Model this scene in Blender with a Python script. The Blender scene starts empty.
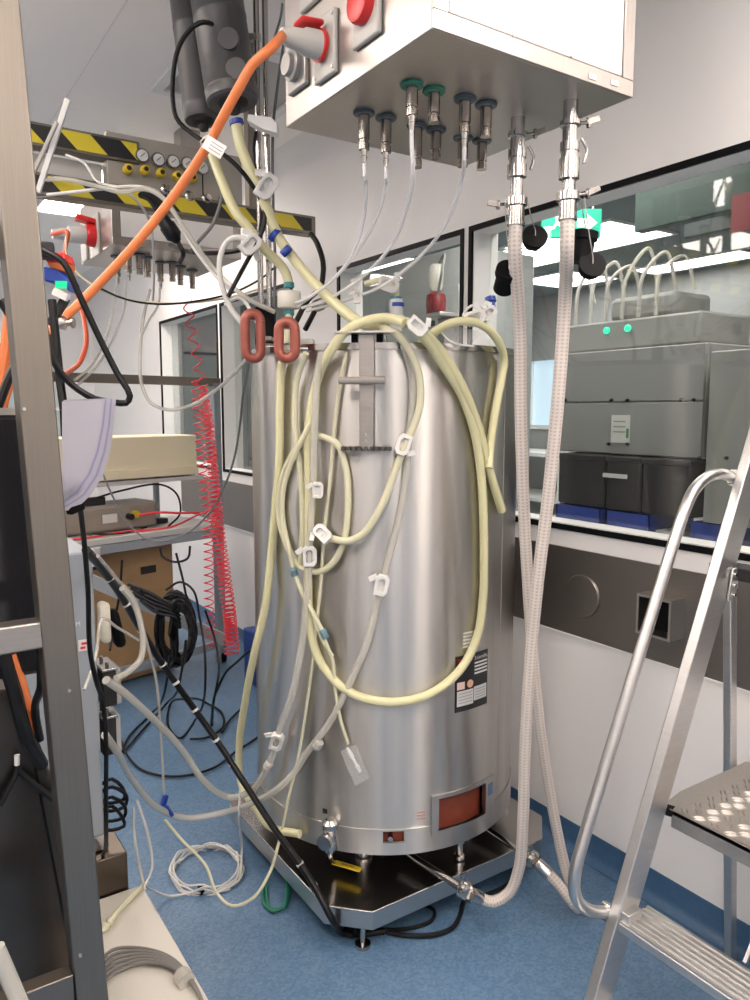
import bpy, bmesh, math, random
from mathutils import Vector, Matrix
random.seed(7)
PI = math.pi
sc = bpy.context.scene
C = sc.collection

# ------------------------------------------------------------------ camera
FPX = 757.0
HC = 1.6
PIT = math.atan(89 / 757.0)
YAW = math.radians(33.6)
cam_d = bpy.data.cameras.new('camera')
cam = bpy.data.objects.new('camera', cam_d)
C.objects.link(cam)
cam.location = (0, 0, HC)
cam.rotation_euler = (PI / 2 - PIT, 0, -YAW)
cam_d.sensor_fit = 'VERTICAL'
cam_d.sensor_height = 24.0
cam_d.lens = 24.0 * FPX / 1000.0
cam_d.clip_start = 0.02
sc.camera = cam

# ------------------------------------------------------------------ world / exposure
w = bpy.data.worlds.new('world')
sc.world = w
w.use_nodes = True
w.node_tree.nodes['Background'].inputs[0].default_value = (0.75, 0.82, 0.9, 1)
w.node_tree.nodes['Background'].inputs[1].default_value = 0.35
sc.view_settings.view_transform = 'Standard'
sc.view_settings.look = 'None'
sc.view_settings.gamma = 1.0
sc.view_settings.use_curve_mapping = False
sc.view_settings.exposure = 0.0
sc.cycles.diffuse_bounces = 6
LAMP = 16.5          # ceiling panel emission
LAMP_NEXT = 11.0     # panels of the next room

# ------------------------------------------------------------------ geometry of the survey: pixel -> room point
_fw = Vector((math.sin(YAW) * math.cos(PIT), math.cos(YAW) * math.cos(PIT), -math.sin(PIT)))
_rt = Vector((math.cos(YAW), -math.sin(YAW), 0))
_up = _rt.cross(_fw)
_O = Vector((0, 0, HC))
def ray(x, y): return _fw * FPX + _rt * (x - 375) - _up * (y - 500)
def PZ(x, y, z): d = ray(x, y); return _O + d * ((z - HC) / d.z)
def PX(x, y, X): d = ray(x, y); return _O + d * (X / d.x)
def PY(x, y, Y): d = ray(x, y); return _O + d * (Y / d.y)
def PD(x, y, D):
    d = ray(x, y); f = d.x * math.sin(YAW) + d.y * math.cos(YAW); return _O + d * (D / f)
TC = Vector((1.493, 2.189)); TR = 0.456; TZ0 = 0.24; TZ1 = 1.79
def TK(x, y, off=0.016):
    """the point where the sight line meets the tank wall (or passes closest to it)"""
    d = ray(x, y); r = TR + off
    a = d.x**2 + d.y**2; b = -2 * (d.x * TC.x + d.y * TC.y); c = TC.x**2 + TC.y**2 - r * r
    disc = b * b - 4 * a * c
    t = (-b - math.sqrt(disc)) / (2 * a) if disc > 0 else -b / (2 * a)
    return _O + d * t

# ------------------------------------------------------------------ materials
MATS = {}
def new_mat(name):
    m = bpy.data.materials.new(name); m.use_nodes = True
    nt = m.node_tree
    return m, nt, nt.nodes['Principled BSDF']
def mat(name, col, rough=0.5, metal=0.0, noise=0.0, nscale=20.0, bump=0.0, spec=None, emit=None, estr=0.0, stretch=None, coat=0.0):
    if name in MATS: return MATS[name]
    m, nt, b = new_mat(name)
    b.inputs['Base Color'].default_value = (*col, 1)
    b.inputs['Roughness'].default_value = rough
    b.inputs['Metallic'].default_value = metal
    if spec is not None: b.inputs['Specular IOR Level'].default_value = spec
    if coat: b.inputs['Coat Weight'].default_value = coat
    if emit is not None:
        b.inputs['Emission Color'].default_value = (*emit, 1); b.inputs['Emission Strength'].default_value = estr
    if noise > 0 or bump > 0:
        tc = nt.nodes.new('ShaderNodeTexCoord'); mp = nt.nodes.new('ShaderNodeMapping')
        nz = nt.nodes.new('ShaderNodeTexNoise'); nz.inputs['Scale'].default_value = nscale; nz.inputs['Detail'].default_value = 4
        if stretch: mp.inputs['Scale'].default_value = stretch
        nt.links.new(tc.outputs['Object'], mp.inputs['Vector']); nt.links.new(mp.outputs['Vector'], nz.inputs['Vector'])
        if noise > 0:
            cr = nt.nodes.new('ShaderNodeValToRGB')
            cr.color_ramp.elements[0].position = 0.3; cr.color_ramp.elements[1].position = 0.7
            cr.color_ramp.elements[0].color = (*[max(0, c * (1 - noise)) for c in col], 1)
            cr.color_ramp.elements[1].color = (*[min(1, c * (1 + noise)) for c in col], 1)
            nt.links.new(nz.outputs['Fac'], cr.inputs['Fac']); nt.links.new(cr.outputs['Color'], b.inputs['Base Color'])
        if bump > 0:
            bp = nt.nodes.new('ShaderNodeBump'); bp.inputs['Strength'].default_value = bump; bp.inputs['Distance'].default_value = 0.002
            nt.links.new(nz.outputs['Fac'], bp.inputs['Height']); nt.links.new(bp.outputs['Normal'], b.inputs['Normal'])
    MATS[name] = m
    return m
def steel(name, col=(0.62, 0.60, 0.58), rough=0.3, stretch=(3, 3, 200), noise=0.06, nscale=6, aniso=0.0):
    if name in MATS: return MATS[name]
    m = mat(name, col, rough, 1.0, noise, nscale, 0.0, stretch=stretch)
    nt = m.node_tree; b = nt.nodes['Principled BSDF']
    if aniso:
        b.inputs['Anisotropic'].default_value = aniso
        tg = nt.nodes.new('ShaderNodeTangent'); tg.direction_type = 'RADIAL'; tg.axis = 'Z'
        b.inputs['Anisotropic Rotation'].default_value = 0.25
        nt.links.new(tg.outputs['Tangent'], b.inputs['Tangent'])
    return m
def see_through(name, col, clear, rough=0.25):
    """soft plastic that lets part of what is behind it show"""
    if name in MATS: return MATS[name]
    m, nt, b = new_mat(name)
    b.inputs['Base Color'].default_value = (*col, 1); b.inputs['Roughness'].default_value = rough
    tr = nt.nodes.new('ShaderNodeBsdfTransparent'); mx = nt.nodes.new('ShaderNodeMixShader')
    tr.inputs['Color'].default_value = (*[0.8 + 0.2 * c for c in col], 1)
    mx.inputs['Fac'].default_value = clear
    out = nt.nodes['Material Output']
    nt.links.new(b.outputs[0], mx.inputs[1]); nt.links.new(tr.outputs[0], mx.inputs[2]); nt.links.new(mx.outputs[0], out.inputs['Surface'])
    MATS[name] = m
    return m
def glass(name, tint=(0.88, 0.905, 0.895), boost=1.2):
    if name in MATS: return MATS[name]
    m, nt, b = new_mat(name); nt.nodes.remove(b)
    tr = nt.nodes.new('ShaderNodeBsdfTransparent'); tr.inputs['Color'].default_value = (*tint, 1)
    gl = nt.nodes.new('ShaderNodeBsdfGlossy'); gl.inputs['Roughness'].default_value = 0.02
    lw = nt.nodes.new('ShaderNodeLayerWeight'); lw.inputs['Blend'].default_value = 0.5
    pw = nt.nodes.new('ShaderNodeMath'); pw.operation = 'POWER'; pw.inputs[1].default_value = 5.0
    ma = nt.nodes.new('ShaderNodeMath'); ma.operation = 'MULTIPLY_ADD'; ma.inputs[1].default_value = 0.96; ma.inputs[2].default_value = 0.04
    mu = nt.nodes.new('ShaderNodeMath'); mu.operation = 'MULTIPLY'; mu.inputs[1].default_value = boost; mu.use_clamp = True
    nt.links.new(lw.outputs['Facing'], pw.inputs[0]); nt.links.new(pw.outputs[0], ma.inputs[0]); nt.links.new(ma.outputs[0], mu.inputs[0])
    mx = nt.nodes.new('ShaderNodeMixShader'); out = nt.nodes['Material Output']
    nt.links.new(mu.outputs[0], mx.inputs['Fac'])
    nt.links.new(tr.outputs[0], mx.inputs[1]); nt.links.new(gl.outputs[0], mx.inputs[2]); nt.links.new(mx.outputs[0], out.inputs['Surface'])
    MATS[name] = m
    return m
def speckle_floor():
    m, nt, b = new_mat('blue vinyl'); MATS['blue vinyl'] = m
    tc = nt.nodes.new('ShaderNodeTexCoord')
    v = nt.nodes.new('ShaderNodeTexVoronoi'); v.inputs['Scale'].default_value = 130
    n = nt.nodes.new('ShaderNodeTexNoise'); n.inputs['Scale'].default_value = 25; n.inputs['Detail'].default_value = 6
    cr = nt.nodes.new('ShaderNodeValToRGB'); e = cr.color_ramp.elements
    e[0].color = (0.070, 0.145, 0.245, 1); e[1].color = (0.125, 0.21, 0.325, 1); e[0].position = 0.25; e[1].position = 0.8
    mx = nt.nodes.new('ShaderNodeMixRGB'); mx.inputs['Fac'].default_value = 0.5
    sp = nt.nodes.new('ShaderNodeSeparateColor')
    nt.links.new(tc.outputs['Object'], v.inputs['Vector']); nt.links.new(tc.outputs['Object'], n.inputs['Vector'])
    nt.links.new(v.outputs['Color'], sp.inputs[0]); nt.links.new(sp.outputs[0], mx.inputs[1]); nt.links.new(n.outputs['Fac'], mx.inputs[2])
    nt.links.new(mx.outputs[0], cr.inputs['Fac']); nt.links.new(cr.outputs[0], b.inputs['Base Color'])
    b.inputs['Roughness'].default_value = 0.38
    return m
def hazard():
    m, nt, b = new_mat('hazard stripes'); MATS['hazard stripes'] = m
    tc = nt.nodes.new('ShaderNodeTexCoord'); sx = nt.nodes.new('ShaderNodeSeparateXYZ')
    ad = nt.nodes.new('ShaderNodeMath'); ad.operation = 'ADD'
    dv = nt.nodes.new('ShaderNodeMath'); dv.operation = 'DIVIDE'; dv.inputs[1].default_value = 0.20
    fr = nt.nodes.new('ShaderNodeMath'); fr.operation = 'FRACT'
    gt = nt.nodes.new('ShaderNodeMath'); gt.operation = 'GREATER_THAN'; gt.inputs[1].default_value = 0.5
    mx = nt.nodes.new('ShaderNodeMixRGB'); mx.inputs[1].default_value = (0.62, 0.50, 0.03, 1); mx.inputs[2].default_value = (0.012, 0.012, 0.014, 1)
    nt.links.new(tc.outputs['Object'], sx.inputs[0]); nt.links.new(sx.outputs[0], ad.inputs[0]); nt.links.new(sx.outputs[2], ad.inputs[1])
    nt.links.new(ad.outputs[0], dv.inputs[0]); nt.links.new(dv.outputs[0], fr.inputs[0]); nt.links.new(fr.outputs[0], gt.inputs[0])
    nt.links.new(gt.outputs[0], mx.inputs['Fac']); nt.links.new(mx.outputs[0], b.inputs['Base Color']); b.inputs['Roughness'].default_value = 0.4
    return m
def braid():
    m, nt, b = new_mat('braided hose'); MATS['braided hose'] = m
    uv = nt.nodes.new('ShaderNodeUVMap'); sx = nt.nodes.new('ShaderNodeSeparateXYZ')
    nt.links.new(uv.outputs[0], sx.inputs[0])
    outs = []
    for sgn in (1, -1):
        a = nt.nodes.new('ShaderNodeMath'); a.operation = 'MULTIPLY'; a.inputs[1].default_value = 4.0 * sgn
        c = nt.nodes.new('ShaderNodeMath'); c.operation = 'MULTIPLY_ADD'; c.inputs[1].default_value = 52.0
        s = nt.nodes.new('ShaderNodeMath'); s.operation = 'MULTIPLY'; s.inputs[1].default_value = 2 * PI
        f = nt.nodes.new('ShaderNodeMath'); f.operation = 'SINE'
        nt.links.new(sx.outputs[0], a.inputs[0]); nt.links.new(sx.outputs[1], c.inputs[0]); nt.links.new(a.outputs[0], c.inputs[2])
        nt.links.new(c.outputs[0], s.inputs[0]); nt.links.new(s.outputs[0], f.inputs[0]); outs.append(f)
    mu = nt.nodes.new('ShaderNodeMath'); mu.operation = 'MULTIPLY'
    nt.links.new(outs[0].outputs[0], mu.inputs[0]); nt.links.new(outs[1].outputs[0], mu.inputs[1])
    cr = nt.nodes.new('ShaderNodeValToRGB'); e = cr.color_ramp.elements
    e[0].position = 0.0; e[1].position = 0.6
    e[0].color = (0.58, 0.525, 0.48, 1); e[1].color = (0.42, 0.365, 0.33, 1)
    nt.links.new(mu.outputs[0], cr.inputs['Fac']); nt.links.new(cr.outputs[0], b.inputs['Base Color'])
    b.inputs['Roughness'].default_value = 0.45
    return m

M_WALL = mat('wall paint', (0.80, 0.785, 0.775), 0.55, noise=0.01, nscale=2)
M_CEIL = mat('ceiling paint', (0.93, 0.90, 0.875), 0.6, noise=0.01, nscale=2)
M_WHITE = mat('white plastic', (0.66, 0.65, 0.63), 0.4)
M_CREAM = mat('cream enamel', (0.74, 0.66, 0.47), 0.45)
M_REVEAL = mat('white reveal', (0.74, 0.75, 0.75), 0.4)
M_BLACK = mat('black rubber', (0.004, 0.004, 0.005), 0.55, spec=0.12)
M_CABLE = mat('black cable jacket', (0.005, 0.005, 0.006), 0.42, spec=0.3)
M_GREYC = mat('grey cable jacket', (0.16, 0.16, 0.16), 0.45)
M_LGREY = mat('light grey cable jacket', (0.42, 0.40, 0.37), 0.45)
M_WCABLE = mat('white cable jacket', (0.62, 0.61, 0.58), 0.4)
M_ORANGE = mat('orange cable jacket', (0.62, 0.165, 0.045), 0.45, noise=0.05, nscale=40)
M_REDC = mat('red hose plastic', (0.72, 0.028, 0.045), 0.3)
M_RED = mat('red plastic', (0.62, 0.02, 0.02), 0.35)
M_BLUE = mat('blue plastic', (0.012, 0.045, 0.30), 0.35)
M_GREEN = mat('green cable jacket', (0.01, 0.16, 0.10), 0.4)
M_TANK = steel('brushed tank steel', (0.53, 0.51, 0.485), 0.31, (2.5, 2.5, 0.15), 0.10, 7, aniso=1.0)  # vertical streaks in the colour stand in for reflected bands
M_STEEL = steel('satin stainless', (0.60, 0.575, 0.55), 0.28)
M_BOXST = steel('service box stainless', (0.47, 0.44, 0.415), 0.35, (60, 3, 3), 0.05, 6)
M_PANEL = mat('pale enamelled panel', (0.90, 0.875, 0.855), 0.3, 0.0)  # steel panel; the glare of the ceiling light is painted in as near white
M_CHROME = steel('polished fittings', (0.52, 0.50, 0.48), 0.17, noise=0.02)
M_ALU = steel('aluminium profile', (0.60, 0.59, 0.58), 0.4, (4, 4, 90), 0.06, 5)
M_BAND = steel('wall band steel', (0.26, 0.24, 0.225), 0.42, (3, 3, 120), 0.05, 5)
M_RACK = steel('rack stainless', (0.215, 0.192, 0.165), 0.42, (120, 120, 2), 0.05, 5)
M_DSTEEL = steel('dark cabinet steel', (0.11, 0.09, 0.075), 0.3, (3, 90, 3), 0.08, 5)
M_DECK = steel('deck plate', (0.55, 0.53, 0.51), 0.22, (3, 120, 3), 0.05, 4)
M_BROWN = mat('red brown insulation', (0.22, 0.045, 0.022), 0.6, noise=0.1, nscale=30)
M_YTUBE = see_through('yellow silicone tubing', (0.73, 0.70, 0.43), 0.2, 0.3)
M_YTHIN = see_through('pale silicone tubing', (0.70, 0.68, 0.49), 0.22, 0.3)
M_CTUBE = see_through('milky clear tubing', (0.66, 0.64, 0.58), 0.5, 0.2)
M_CLEAR = see_through('clear film', (0.85, 0.86, 0.86), 0.84, 0.12)
M_COPPER = mat('copper coloured handle', (0.34, 0.095, 0.07), 0.3, 0.25, noise=0.05, nscale=30)
M_FILTER = mat('grey heater jacket', (0.088, 0.086, 0.088), 0.38, 0.25, noise=0.06, nscale=8)
M_CARD = mat('cardboard', (0.36, 0.22, 0.105), 0.8, noise=0.06, nscale=10)
M_PAPER = mat('paper', (0.40, 0.385, 0.43), 0.7)
M_SCREEN = mat('dark glossy screen', (0.012, 0.012, 0.014), 0.12)
M_CAB = mat('grey equipment enamel', (0.25, 0.25, 0.252), 0.45, noise=0.03, nscale=5)
M_CABD = mat('charcoal crate', (0.022, 0.02, 0.022), 0.5, spec=0.3)
M_YELLOW = mat('yellow handle', (0.58, 0.42, 0.025), 0.4)
M_GBLUE = mat('blue grey cabinet', (0.28, 0.31, 0.34), 0.4)
M_BROWNG = mat('taupe instrument', (0.27, 0.235, 0.20), 0.45, noise=0.04, nscale=10)
M_GLASS = glass('window glass')
M_LAMP = mat('lamp diffuser', (0.9, 0.9, 0.9), 0.5, emit=(1.0, 0.875, 0.785), estr=LAMP)
M_LAMP2 = mat('lamp diffuser next room', (0.9, 0.9, 0.9), 0.5, emit=(1.0, 0.92, 0.86), estr=LAMP_NEXT)
M_HAZ = hazard(); M_BRAID = braid(); M_FLOOR = speckle_floor()
M_SKIRT = mat('blue skirting vinyl', (0.05, 0.115, 0.215), 0.4, noise=0.08, nscale=60)

# ------------------------------------------------------------------ mesh builder
def catmull(pts, step=0.012):
    pts = [Vector(p) for p in pts]
    if len(pts) < 3:
        return pts
    out = []
    P = [pts[0] * 2 - pts[1]] + pts + [pts[-1] * 2 - pts[-2]]
    for i in range(1, len(P) - 2):
        p0, p1, p2, p3 = P[i-1], P[i], P[i+1], P[i+2]
        d0 = max((p1 - p0).length, 1e-5) ** 0.5; d1 = max((p2 - p1).length, 1e-5) ** 0.5; d2 = max((p3 - p2).length, 1e-5) ** 0.5
        m1 = ((p1 - p0) / d0 - (p2 - p0) / (d0 + d1) + (p2 - p1) / d1) * d1
        m2 = ((p2 - p1) / d1 - (p3 - p1) / (d1 + d2) + (p3 - p2) / d2) * d1
        n = max(2, min(40, int((p2 - p1).length / step)))
        for k in range(n):
            t = k / n; t2 = t * t; t3 = t2 * t
            out.append(p1 * (2*t3 - 3*t2 + 1) + m1 * (t3 - 2*t2 + t) + p2 * (-2*t3 + 3*t2) + m2 * (t3 - t2))
    out.append(pts[-1])
    return out

ORG = {}
class MB:
    def __init__(s): s.v = []; s.f = []; s.uv = {}
    def _add(s, vs, fs):
        o = len(s.v); s.v += [Vector(v) for v in vs]; s.f += [tuple(i + o for i in f) for f in fs]; return o
    def box(s, c, size, rot=None, taper=None):
        c = Vector(c); hx, hy, hz = size[0] / 2, size[1] / 2, size[2] / 2
        vs = [Vector((x * hx, y * hy, z * hz)) for z in (-1, 1) for y in (-1, 1) for x in (-1, 1)]
        if taper: vs = [Vector((v.x * (taper if v.z > 0 else 1), v.y * (taper if v.z > 0 else 1), v.z)) for v in vs]
        if rot is not None: vs = [rot @ v for v in vs]
        s._add([c + v for v in vs], [(0,2,3,1),(4,5,7,6),(0,1,5,4),(2,6,7,3),(0,4,6,2),(1,3,7,5)]); return s
    def mm(s, a, b):
        a = Vector(a); b = Vector(b)
        return s.box((a + b) / 2, [abs(b[i] - a[i]) for i in range(3)])
    def bar(s, p, q, wd, ht, up=(0, 0, 1)):
        p = Vector(p); q = Vector(q); z = (q - p); L = z.length; z.normalize()
        x = Vector(up).cross(z)
        if x.length < 1e-4: x = Vector((1, 0, 0)).cross(z)
        x.normalize(); y = z.cross(x)
        R = Matrix((x, y, z)).transposed()
        return s.box((p + q) / 2, (wd, ht, L), R)
    def cyl(s, p, q, r, r2=None, n=20, cap=True):
        return s.rev(p, q, [(0, r), (1, r if r2 is None else r2)], n, cap)
    def rev(s, p, q, prof, n=20, cap=True):
        """surface of revolution about p-q; prof = (fraction along, radius)"""
        p = Vector(p); q = Vector(q); z = (q - p); zn = z.normalized()
        x = Vector((0, 0, 1)).cross(zn)
        if x.length < 1e-3: x = Vector((1, 0, 0))
        x.normalize(); y = zn.cross(x)
        vs = []; fs = []
        for t, r in prof:
            for k in range(n):
                a = 2 * PI * k / n; vs.append(p + z * t + (x * math.cos(a) + y * math.sin(a)) * r)
        for i in range(len(prof) - 1):
            for k in range(n):
                k2 = (k + 1) % n; fs.append((i*n + k, i*n + k2, (i+1)*n + k2, (i+1)*n + k))
        if cap:
            fs.append(tuple(reversed(range(n)))); m = (len(prof) - 1) * n; fs.append(tuple(range(m, m + n)))
        s._add(vs, fs); return s
    def tube(s, pts, r, n=10, smooth=True, closed=False, step=0.012, r2=None):
        path = catmull(pts, step) if smooth else [Vector(p) for p in pts]
        P2 = [path[0]]
        for p in path[1:]:
            if (p - P2[-1]).length > 1e-5: P2.append(p)
        path = P2; N = len(path)
        t0 = (path[1] - path[0]).normalized()
        x = t0.cross(Vector((0, 0, 1)))
        if x.length < 1e-3: x = t0.cross(Vector((1, 0, 0)))
        x.normalize(); L = 0.0; vs = []; ls = []
        for i, p in enumerate(path):
            t = (path[min(i+1, N-1)] - path[max(i-1, 0)]).normalized()
            x = (x - t * x.dot(t)); x.normalize(); y = t.cross(x)
            if i: L += (p - path[i-1]).length
            ls.append(L)
            rr = r if r2 is None else r + (r2 - r) * i / (N - 1)
            for k in range(n):
                a = 2 * PI * k / n; vs.append(p + (x * math.cos(a) + y * math.sin(a)) * rr)
        fs = []; o = len(s.v); f0 = len(s.f)
        for i in range(N - 1):
            for k in range(n):
                k2 = (k + 1) % n; fs.append((i*n + k, i*n + k2, (i+1)*n + k2, (i+1)*n + k))
                s.uv[f0 + len(fs) - 1] = [(k / n, ls[i]), ((k+1) / n, ls[i]), ((k+1) / n, ls[i+1]), (k / n, ls[i+1])]
        fs.append(tuple(reversed(range(n)))); fs.append(tuple(range((N-1)*n, N*n)))
        s._add(vs, fs); return s
    def prism(s, poly, d):
        """planar polygon (3D points) extruded by vector d"""
        poly = [Vector(p) for p in poly]; d = Vector(d); n = len(poly)
        vs = poly + [p + d for p in poly]
        fs = [tuple(reversed(range(n))), tuple(range(n, 2*n))] + [(i, (i+1) % n, n + (i+1) % n, n + i) for i in range(n)]
        s._add(vs, fs); return s
    def patch(s, a0, a1, z0, z1, r, th=0.0, n=16, c=None):
        """curved plate on the tank wall, angles in radians about the tank axis"""
        c = c or TC; vs = []; fs = []
        for i in range(n + 1):
            a = a0 + (a1 - a0) * i / n; u = Vector((math.cos(a), math.sin(a), 0))
            for rr, z in ((r, z0), (r, z1), (r - th, z1), (r - th, z0)):
                vs.append(Vector((c.x, c.y, 0)) + u * rr + Vector((0, 0, z)))
        for i in range(n):
            o, q = i * 4, i * 4 + 4
            for k in range(4): fs.append((o + k, q + k, q + (k+1) % 4, o + (k+1) % 4))
        fs.append((0, 1, 2, 3)); fs.append((n*4 + 3, n*4 + 2, n*4 + 1, n*4))
        s._add(vs, fs); return s
    def build(s, name, m, parent=None, bevel=0.0, ang=40, base=False, segs=2):
        if parent is not None: o0 = ORG[parent]
        else:
            lo = Vector([min(v[i] for v in s.v) for i in range(3)]); hi = Vector([max(v[i] for v in s.v) for i in range(3)])
            o0 = Vector(((lo.x + hi.x) / 2, (lo.y + hi.y) / 2, lo.z))
        me = bpy.data.meshes.new(name)
        me.from_pydata([tuple(v - o0) for v in s.v], [], s.f)
        if s.uv:
            ul = me.uv_layers.new(name='UVMap')
            for pi, co in s.uv.items():
                for li, c in zip(me.polygons[pi].loop_indices, co): ul.data[li].uv = c
        bm = bmesh.new(); bm.from_mesh(me); bmesh.ops.recalc_face_normals(bm, faces=bm.faces); bm.to_mesh(me); bm.free()
        me.polygons.foreach_set('use_smooth', [True] * len(me.polygons))
        me.set_sharp_from_angle(angle=math.radians(ang))
        me.materials.append(m)
        ob = bpy.data.objects.new(name, me); C.objects.link(ob)
        if parent is not None: ob.parent = parent; ORG[ob] = o0
        else: ob.location = o0; ORG[ob] = o0
        if bevel:
            b = ob.modifiers.new('bevel', 'BEVEL'); b.width = bevel; b.segments = segs; b.limit_method = 'ANGLE'; b.angle_limit = math.radians(40)
        return ob

def tag(o, label=None, cat=None, group=None, kind=None):
    if label: o['label'] = label
    if cat: o['category'] = cat
    if group: o['group'] = group
    if kind: o['kind'] = kind
    return o
def thing(name, label, cat, loc, group=None):
    o = bpy.data.objects.new(name, None); C.objects.link(o); o.location = loc; o.empty_display_size = 0.05
    ORG[o] = Vector(loc)
    return tag(o, label, cat, group)
def struct(o, label=None): 
    o['kind'] = 'structure'
    if label: o['label'] = label
    return o
def text_mesh(name, body, size, loc, xdir, ydir, m, parent, align='CENTER'):
    cu = bpy.data.curves.new(name, 'FONT'); cu.body = body; cu.size = size; cu.align_x = align; cu.align_y = 'CENTER'; cu.resolution_u = 2
    tmp = bpy.data.objects.new(name, cu); C.objects.link(tmp)
    me = bpy.data.meshes.new_from_object(tmp.evaluated_get(bpy.context.evaluated_depsgraph_get()))
    bpy.data.objects.remove(tmp)
    x = Vector(xdir).normalized(); y = Vector(ydir).normalized(); z = x.cross(y)
    me.transform(Matrix.Translation(Vector(loc) - ORG[parent]) @ Matrix((x, y, z)).transposed().to_4x4())
    me.materials.clear(); me.materials.append(m)
    ob = bpy.data.objects.new(name, me); C.objects.link(ob); ob.parent = parent; ORG[ob] = ORG[parent]
    return ob

# ================================================================== THE ROOM
XW = 2.057; WT = 0.15; ZC = 3.0; YF = 8.6; XL = -3.2; YB = -3.0
struct(MB().mm((XL, YB, -0.05), (XW + 0.05, YF, 0)).build('floor', M_FLOOR))
ceil = struct(MB().mm((XL, YB, ZC), (XW + WT, YF, ZC + 0.06)).build('ceiling', M_CEIL))
# ceiling seam strips (panel joints)
for xs in (0.83, -0.37, -1.57):
    MB().mm((xs - 0.003, YB, ZC - 0.0015), (xs + 0.003, YF, ZC - 0.0002)).build('panel_joint', mat('joint sealant', (0.80, 0.77, 0.75), 0.6), ceil)
for ys in (1.0, 4.6, 7.0):
    MB().mm((XL, ys - 0.005, ZC - 0.0012), (XW, ys + 0.005, ZC - 0.0002)).build('panel_joint', MATS['joint sealant'], ceil)
wins = [(0.30, 2.405), (2.445, 3.44), (3.95, 5.02), (5.07, 6.32)]
ZS, ZT = 1.18, 2.33
wb = MB()
wb.mm((XW, YB, 0), (XW + WT, YF, ZS)); wb.mm((XW, YB, ZT), (XW + WT, YF, ZC))
edges = [YB] + [e for p in wins for e in p] + [YF]
for a, b in zip(edges[0::2], edges[1::2]): wb.mm((XW, a, ZS), (XW + WT, b, ZT))
wall_r = struct(wb.build('wall_right', M_WALL))
# coved corner between wall and ceiling
cv = MB(); rc = 0.14; pr = [(XW, ZC)] + [(XW - rc + rc * math.cos(a), ZC - rc + rc * math.sin(a)) for a in [k * PI / 2 / 8 for k in range(8, -1, -1)]]
cv.prism([Vector((x, YB, z)) for x, z in pr], (0, YF - YB, 0))
struct(cv.build('trim_1', M_WALL, ang=60))
struct(MB().mm((XL, YF, 0), (XW + WT, YF + 0.1, ZC)).build('wall_back', M_WALL))
struct(MB().mm((XL - 0.1, YB, 0), (XL, YF, ZC)).build('wall_left', M_WALL))
struct(MB().mm((XL, YB - 0.1, 0), (XW + WT, YB, ZC)).build('wall_front', M_WALL))
# blue vinyl skirting turned up the wall with a small cove
sk = MB(); pr = [(XW, 0.0), (XW, 0.1), (XW - 0.004, 0.1), (XW - 0.006, 0.035), (XW - 0.014, 0.014), (XW - 0.035, 0.003), (XW - 0.035, 0)]
sk.prism([Vector((x, YB, z)) for x, z in pr], (0, YF - YB, 0)); struct(sk.build('baseboard_right', M_SKIRT, ang=50))
# stainless bumper band below the windows
band = struct(MB().mm((XW - 0.006, YB, 0.80), (XW, 5.9, 1.115)).build('trim_2', M_BAND))
MB().mm((XW - 0.008, YB, 0.797), (XW - 0.0005, 5.9, 0.803)).build('edge_strip', M_WALL, band)
c = PX(582, 596, XW - .01)
MB().rev((XW - 0.002, c.y, c.z), (XW - 0.016, c.y, c.z), [(0, 0.077), (0.5, 0.077), (0.9, 0.073), (1, 0.06)], 40).build('round_cover', M_BAND, band)
c = PX(654, 617, XW - 0.07)
duct = MB(); y0, y1, z0, z1 = c.y - 0.062, c.y + 0.062, c.z - 0.064, c.z + 0.064
duct.mm((XW - 0.075, y0, z1 - 0.008), (XW - 0.004, y1, z1)); duct.mm((XW - 0.075, y0, z0), (XW - 0.004, y1, z0 + 0.008))
duct.mm((XW - 0.075, y0, z0 + .008), (XW - 0.004, y0 + 0.008, z1 - .008)); duct.mm((XW - 0.075, y1 - 0.008, z0 + .008), (XW - 0.004, y1, z1 - .008))
dd = duct.build('duct_outlet', M_STEEL, band)
MB().mm((XW - 0.014, y0 + 0.006, z0 + 0.006), (XW - 0.007, y1 - 0.006, z1 - 0.006)).build('duct_back', M_BLACK, dd)
# windows
for i, (a, b) in enumerate(wins):
    r = bpy.data.objects.new('window_%d' % (i + 1), None); C.objects.link(r); r.location = (XW, (a + b) / 2, ZS); ORG[r] = Vector(r.location); struct(r)
    g = 0.016
    fr = MB()
    fr.mm((XW - 0.006, a - 0.004, ZS - 0.004), (XW + 0.004, b + 0.004, ZS + g)).mm((XW - 0.006, a - 0.004, ZT - g), (XW + 0.004, b + 0.004, ZT + 0.004))
    fr.mm((XW - 0.006, a - 0.004, ZS + g), (XW + 0.004, a + g, ZT - g)).mm((XW - 0.006, b - g, ZS + g), (XW + 0.004, b + 0.004, ZT - g))
    fr.build('gasket', M_BLACK, r)
    rv = MB(); t = 0.02; xe = XW + 0.095
    rv.mm((XW + 0.004, a, ZS), (xe, b, ZS + t)).mm((XW + 0.004, a, ZT - t), (xe, b, ZT)).mm((XW + 0.004, a, ZS + t), (xe, a + t, ZT - t)).mm((XW + 0.004, b - t, ZS + t), (xe, b, ZT - t))
    rv.build('window_frame', M_REVEAL, r)
    MB().mm((XW + 0.090, a + t, ZS + t), (XW + 0.096, b - t, ZT - t)).build('pane', M_GLASS, r)
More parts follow.
